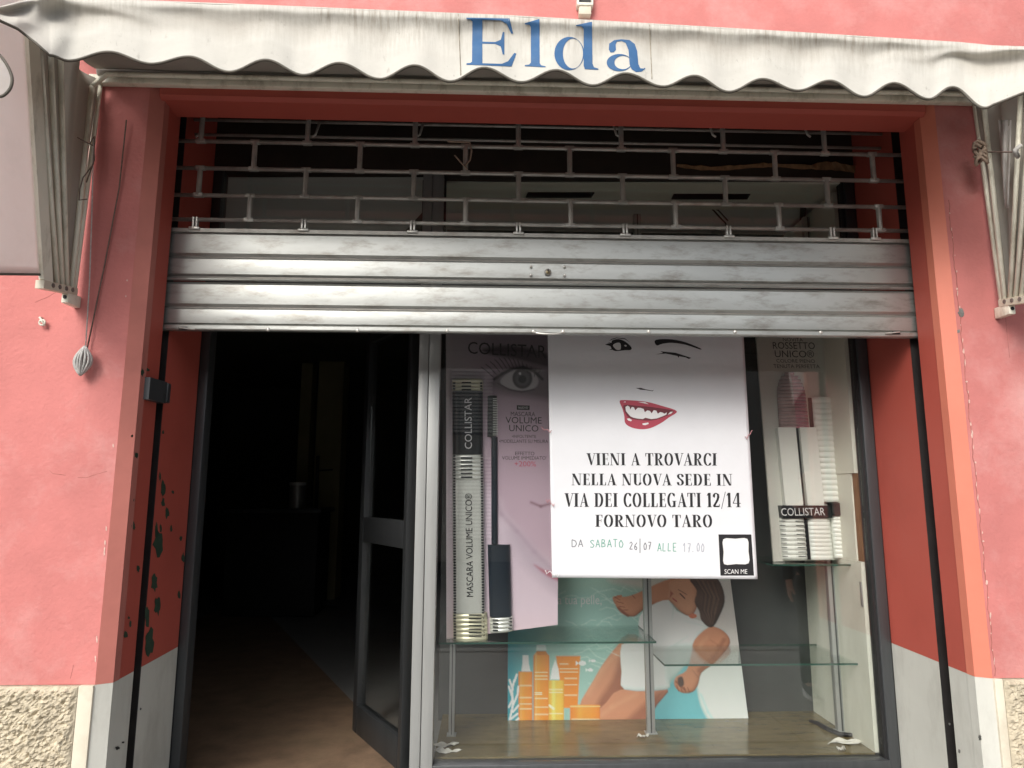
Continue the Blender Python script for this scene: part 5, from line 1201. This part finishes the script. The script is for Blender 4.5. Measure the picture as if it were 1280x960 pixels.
# facing +Y (towards the shop)
V = [(0, 0, .95), (0, -.01, 1.15), (0, 0, 1.38), (0, 0, 1.48), (0, .02, 1.56), (0, .022, 1.65), (0, .012, 1.73)]
E = [(i, i + 1) for i in range(6)]; rad = [(.15, .11), (.135, .095), (.15, .10), .072, (.080, .088), (.100, .122), (.086, .105)]
def addc(pts, rr, start):
    p = start
    for v, q in zip(pts, rr): V.append(v); rad.append(q); E.append((p, len(V) - 1)); p = len(V) - 1
    return p
for s_ in (-1, 1):
    addc([(s_ * .10, 0, .90), (s_ * .11, .01, .50), (s_ * .12, -.02, .10), (s_ * .125, .08, .045)], [.088, .055, .036, .036], 0)
    h_ = addc([(s_ * .18, 0, 1.40), (s_ * .23, -.02, 1.13), (s_ * .24, .05, .90), (s_ * .24, .075, .82)], [.052, .040, .027, .024], 2)
    for k in range(4): addc([(s_ * (.245 - .0), .055 + k * .017, .765), (s_ * .238, .06 + k * .017, .725 + .006 * abs(k - 1.5)), (s_ * .225, .062 + k * .016, .70 + .006 * abs(k - 1.5))], [.0095, .0085, .008], h_)
    addc([(s_ * .225, .115, .80), (s_ * .215, .13, .765)], [.010, .009], h_)
skinned('body', V, E, rad, MT['skin'], ps)
V = [(0, 0, .80), (0, -.01, 1.12), (0, 0, 1.36), (0, -.01, 1.46)]; E = [(0, 1), (1, 2), (2, 3)]; rad = [(.185, .135), (.17, .125), (.175, .125), (.105, .10)]
for s_ in (-1, 1): addc([(s_ * .20, 0, 1.38), (s_ * .24, -.02, 1.13), (s_ * .245, .05, .90), (s_ * .245, .06, .86)], [.078, .062, .048, .046], 2)
skinned('jacket', V, E, rad, MT['jacket'], ps)
V = [(0, 0, .96), (0, 0, .88)]; E = [(0, 1)]; rad = [(.165, .125), (.165, .125)]
for s_ in (-1, 1): addc([(s_ * .10, 0, .80), (s_ * .11, .01, .50), (s_ * .12, -.015, .12), (s_ * .12, -.01, .07)], [.105, .078, .062, .064], 1)
skinned('trousers', V, E, rad, MT['trousers'], ps)
def local(mb, name, mat, sm=True):
    o = mb.build(name, mat, None, smooth=sm); o.parent = ps; return o
for s_ in (-1, 1):
    sh = MB(); sh.grid(lambda u, v: (s_ * .122 + (.050 if u < 2 else 0) * math.cos(2 * PI * u) * math.sin(PI * (.08 + .84 * v)) ** .4, -.10 + .285 * v, .028 + max(-.0, .5 + .5 * math.sin(2 * PI * u)) * (.085 - .05 * v)), 20, 14)
    local(sh, 'shoe', MT['trousers'])
    sl_ = MB(); sl_.prism([(s_ * .122 + .054 * math.cos(a) * (1 if True else 1), .043 + .148 * math.sin(a)) for a in [2 * PI * i / 20 for i in range(20)]], .002, .030); local(sl_, 'sole', MT['sole'], False)
hh = MB(); n = 16
hh.grid(lambda u, v: (  .098 * math.sin(PI * .62 * v) * math.cos(2 * PI * u), -.014 + .112 * math.sin(PI * .62 * v) * math.sin(2 * PI * u) - .028 * v, 1.665 + .108 * math.cos(PI * .62 * v) + (.05 * v * max(0, math.sin(2 * PI * u)))), 24, 10)
local(hh, 'hair', MT['hair'])
local(MB().tube([(0, .108, 1.655), (0, .130, 1.625), (0, .108, 1.612)], [.008, .013, .008], 8), 'nose', MT['skin'])
local(MB().tube([(-.022, .106, 1.587), (0, .112, 1.586), (.022, .106, 1.587)], [.004, .007, .004], 8), 'mouth', MT['lip'])
for s_ in (-1, 1):
    local(MB().tube([(s_ * .032, .100, 1.653), (s_ * .032, .124, 1.653)], .010, 10), 'eye', MT['ink'])
    local(MB().tube([(s_ * .082, .012, 1.66), (s_ * .094, .006, 1.64), (s_ * .084, .012, 1.61)], [.010, .013, .008], 8), 'ear', MT['skin'])
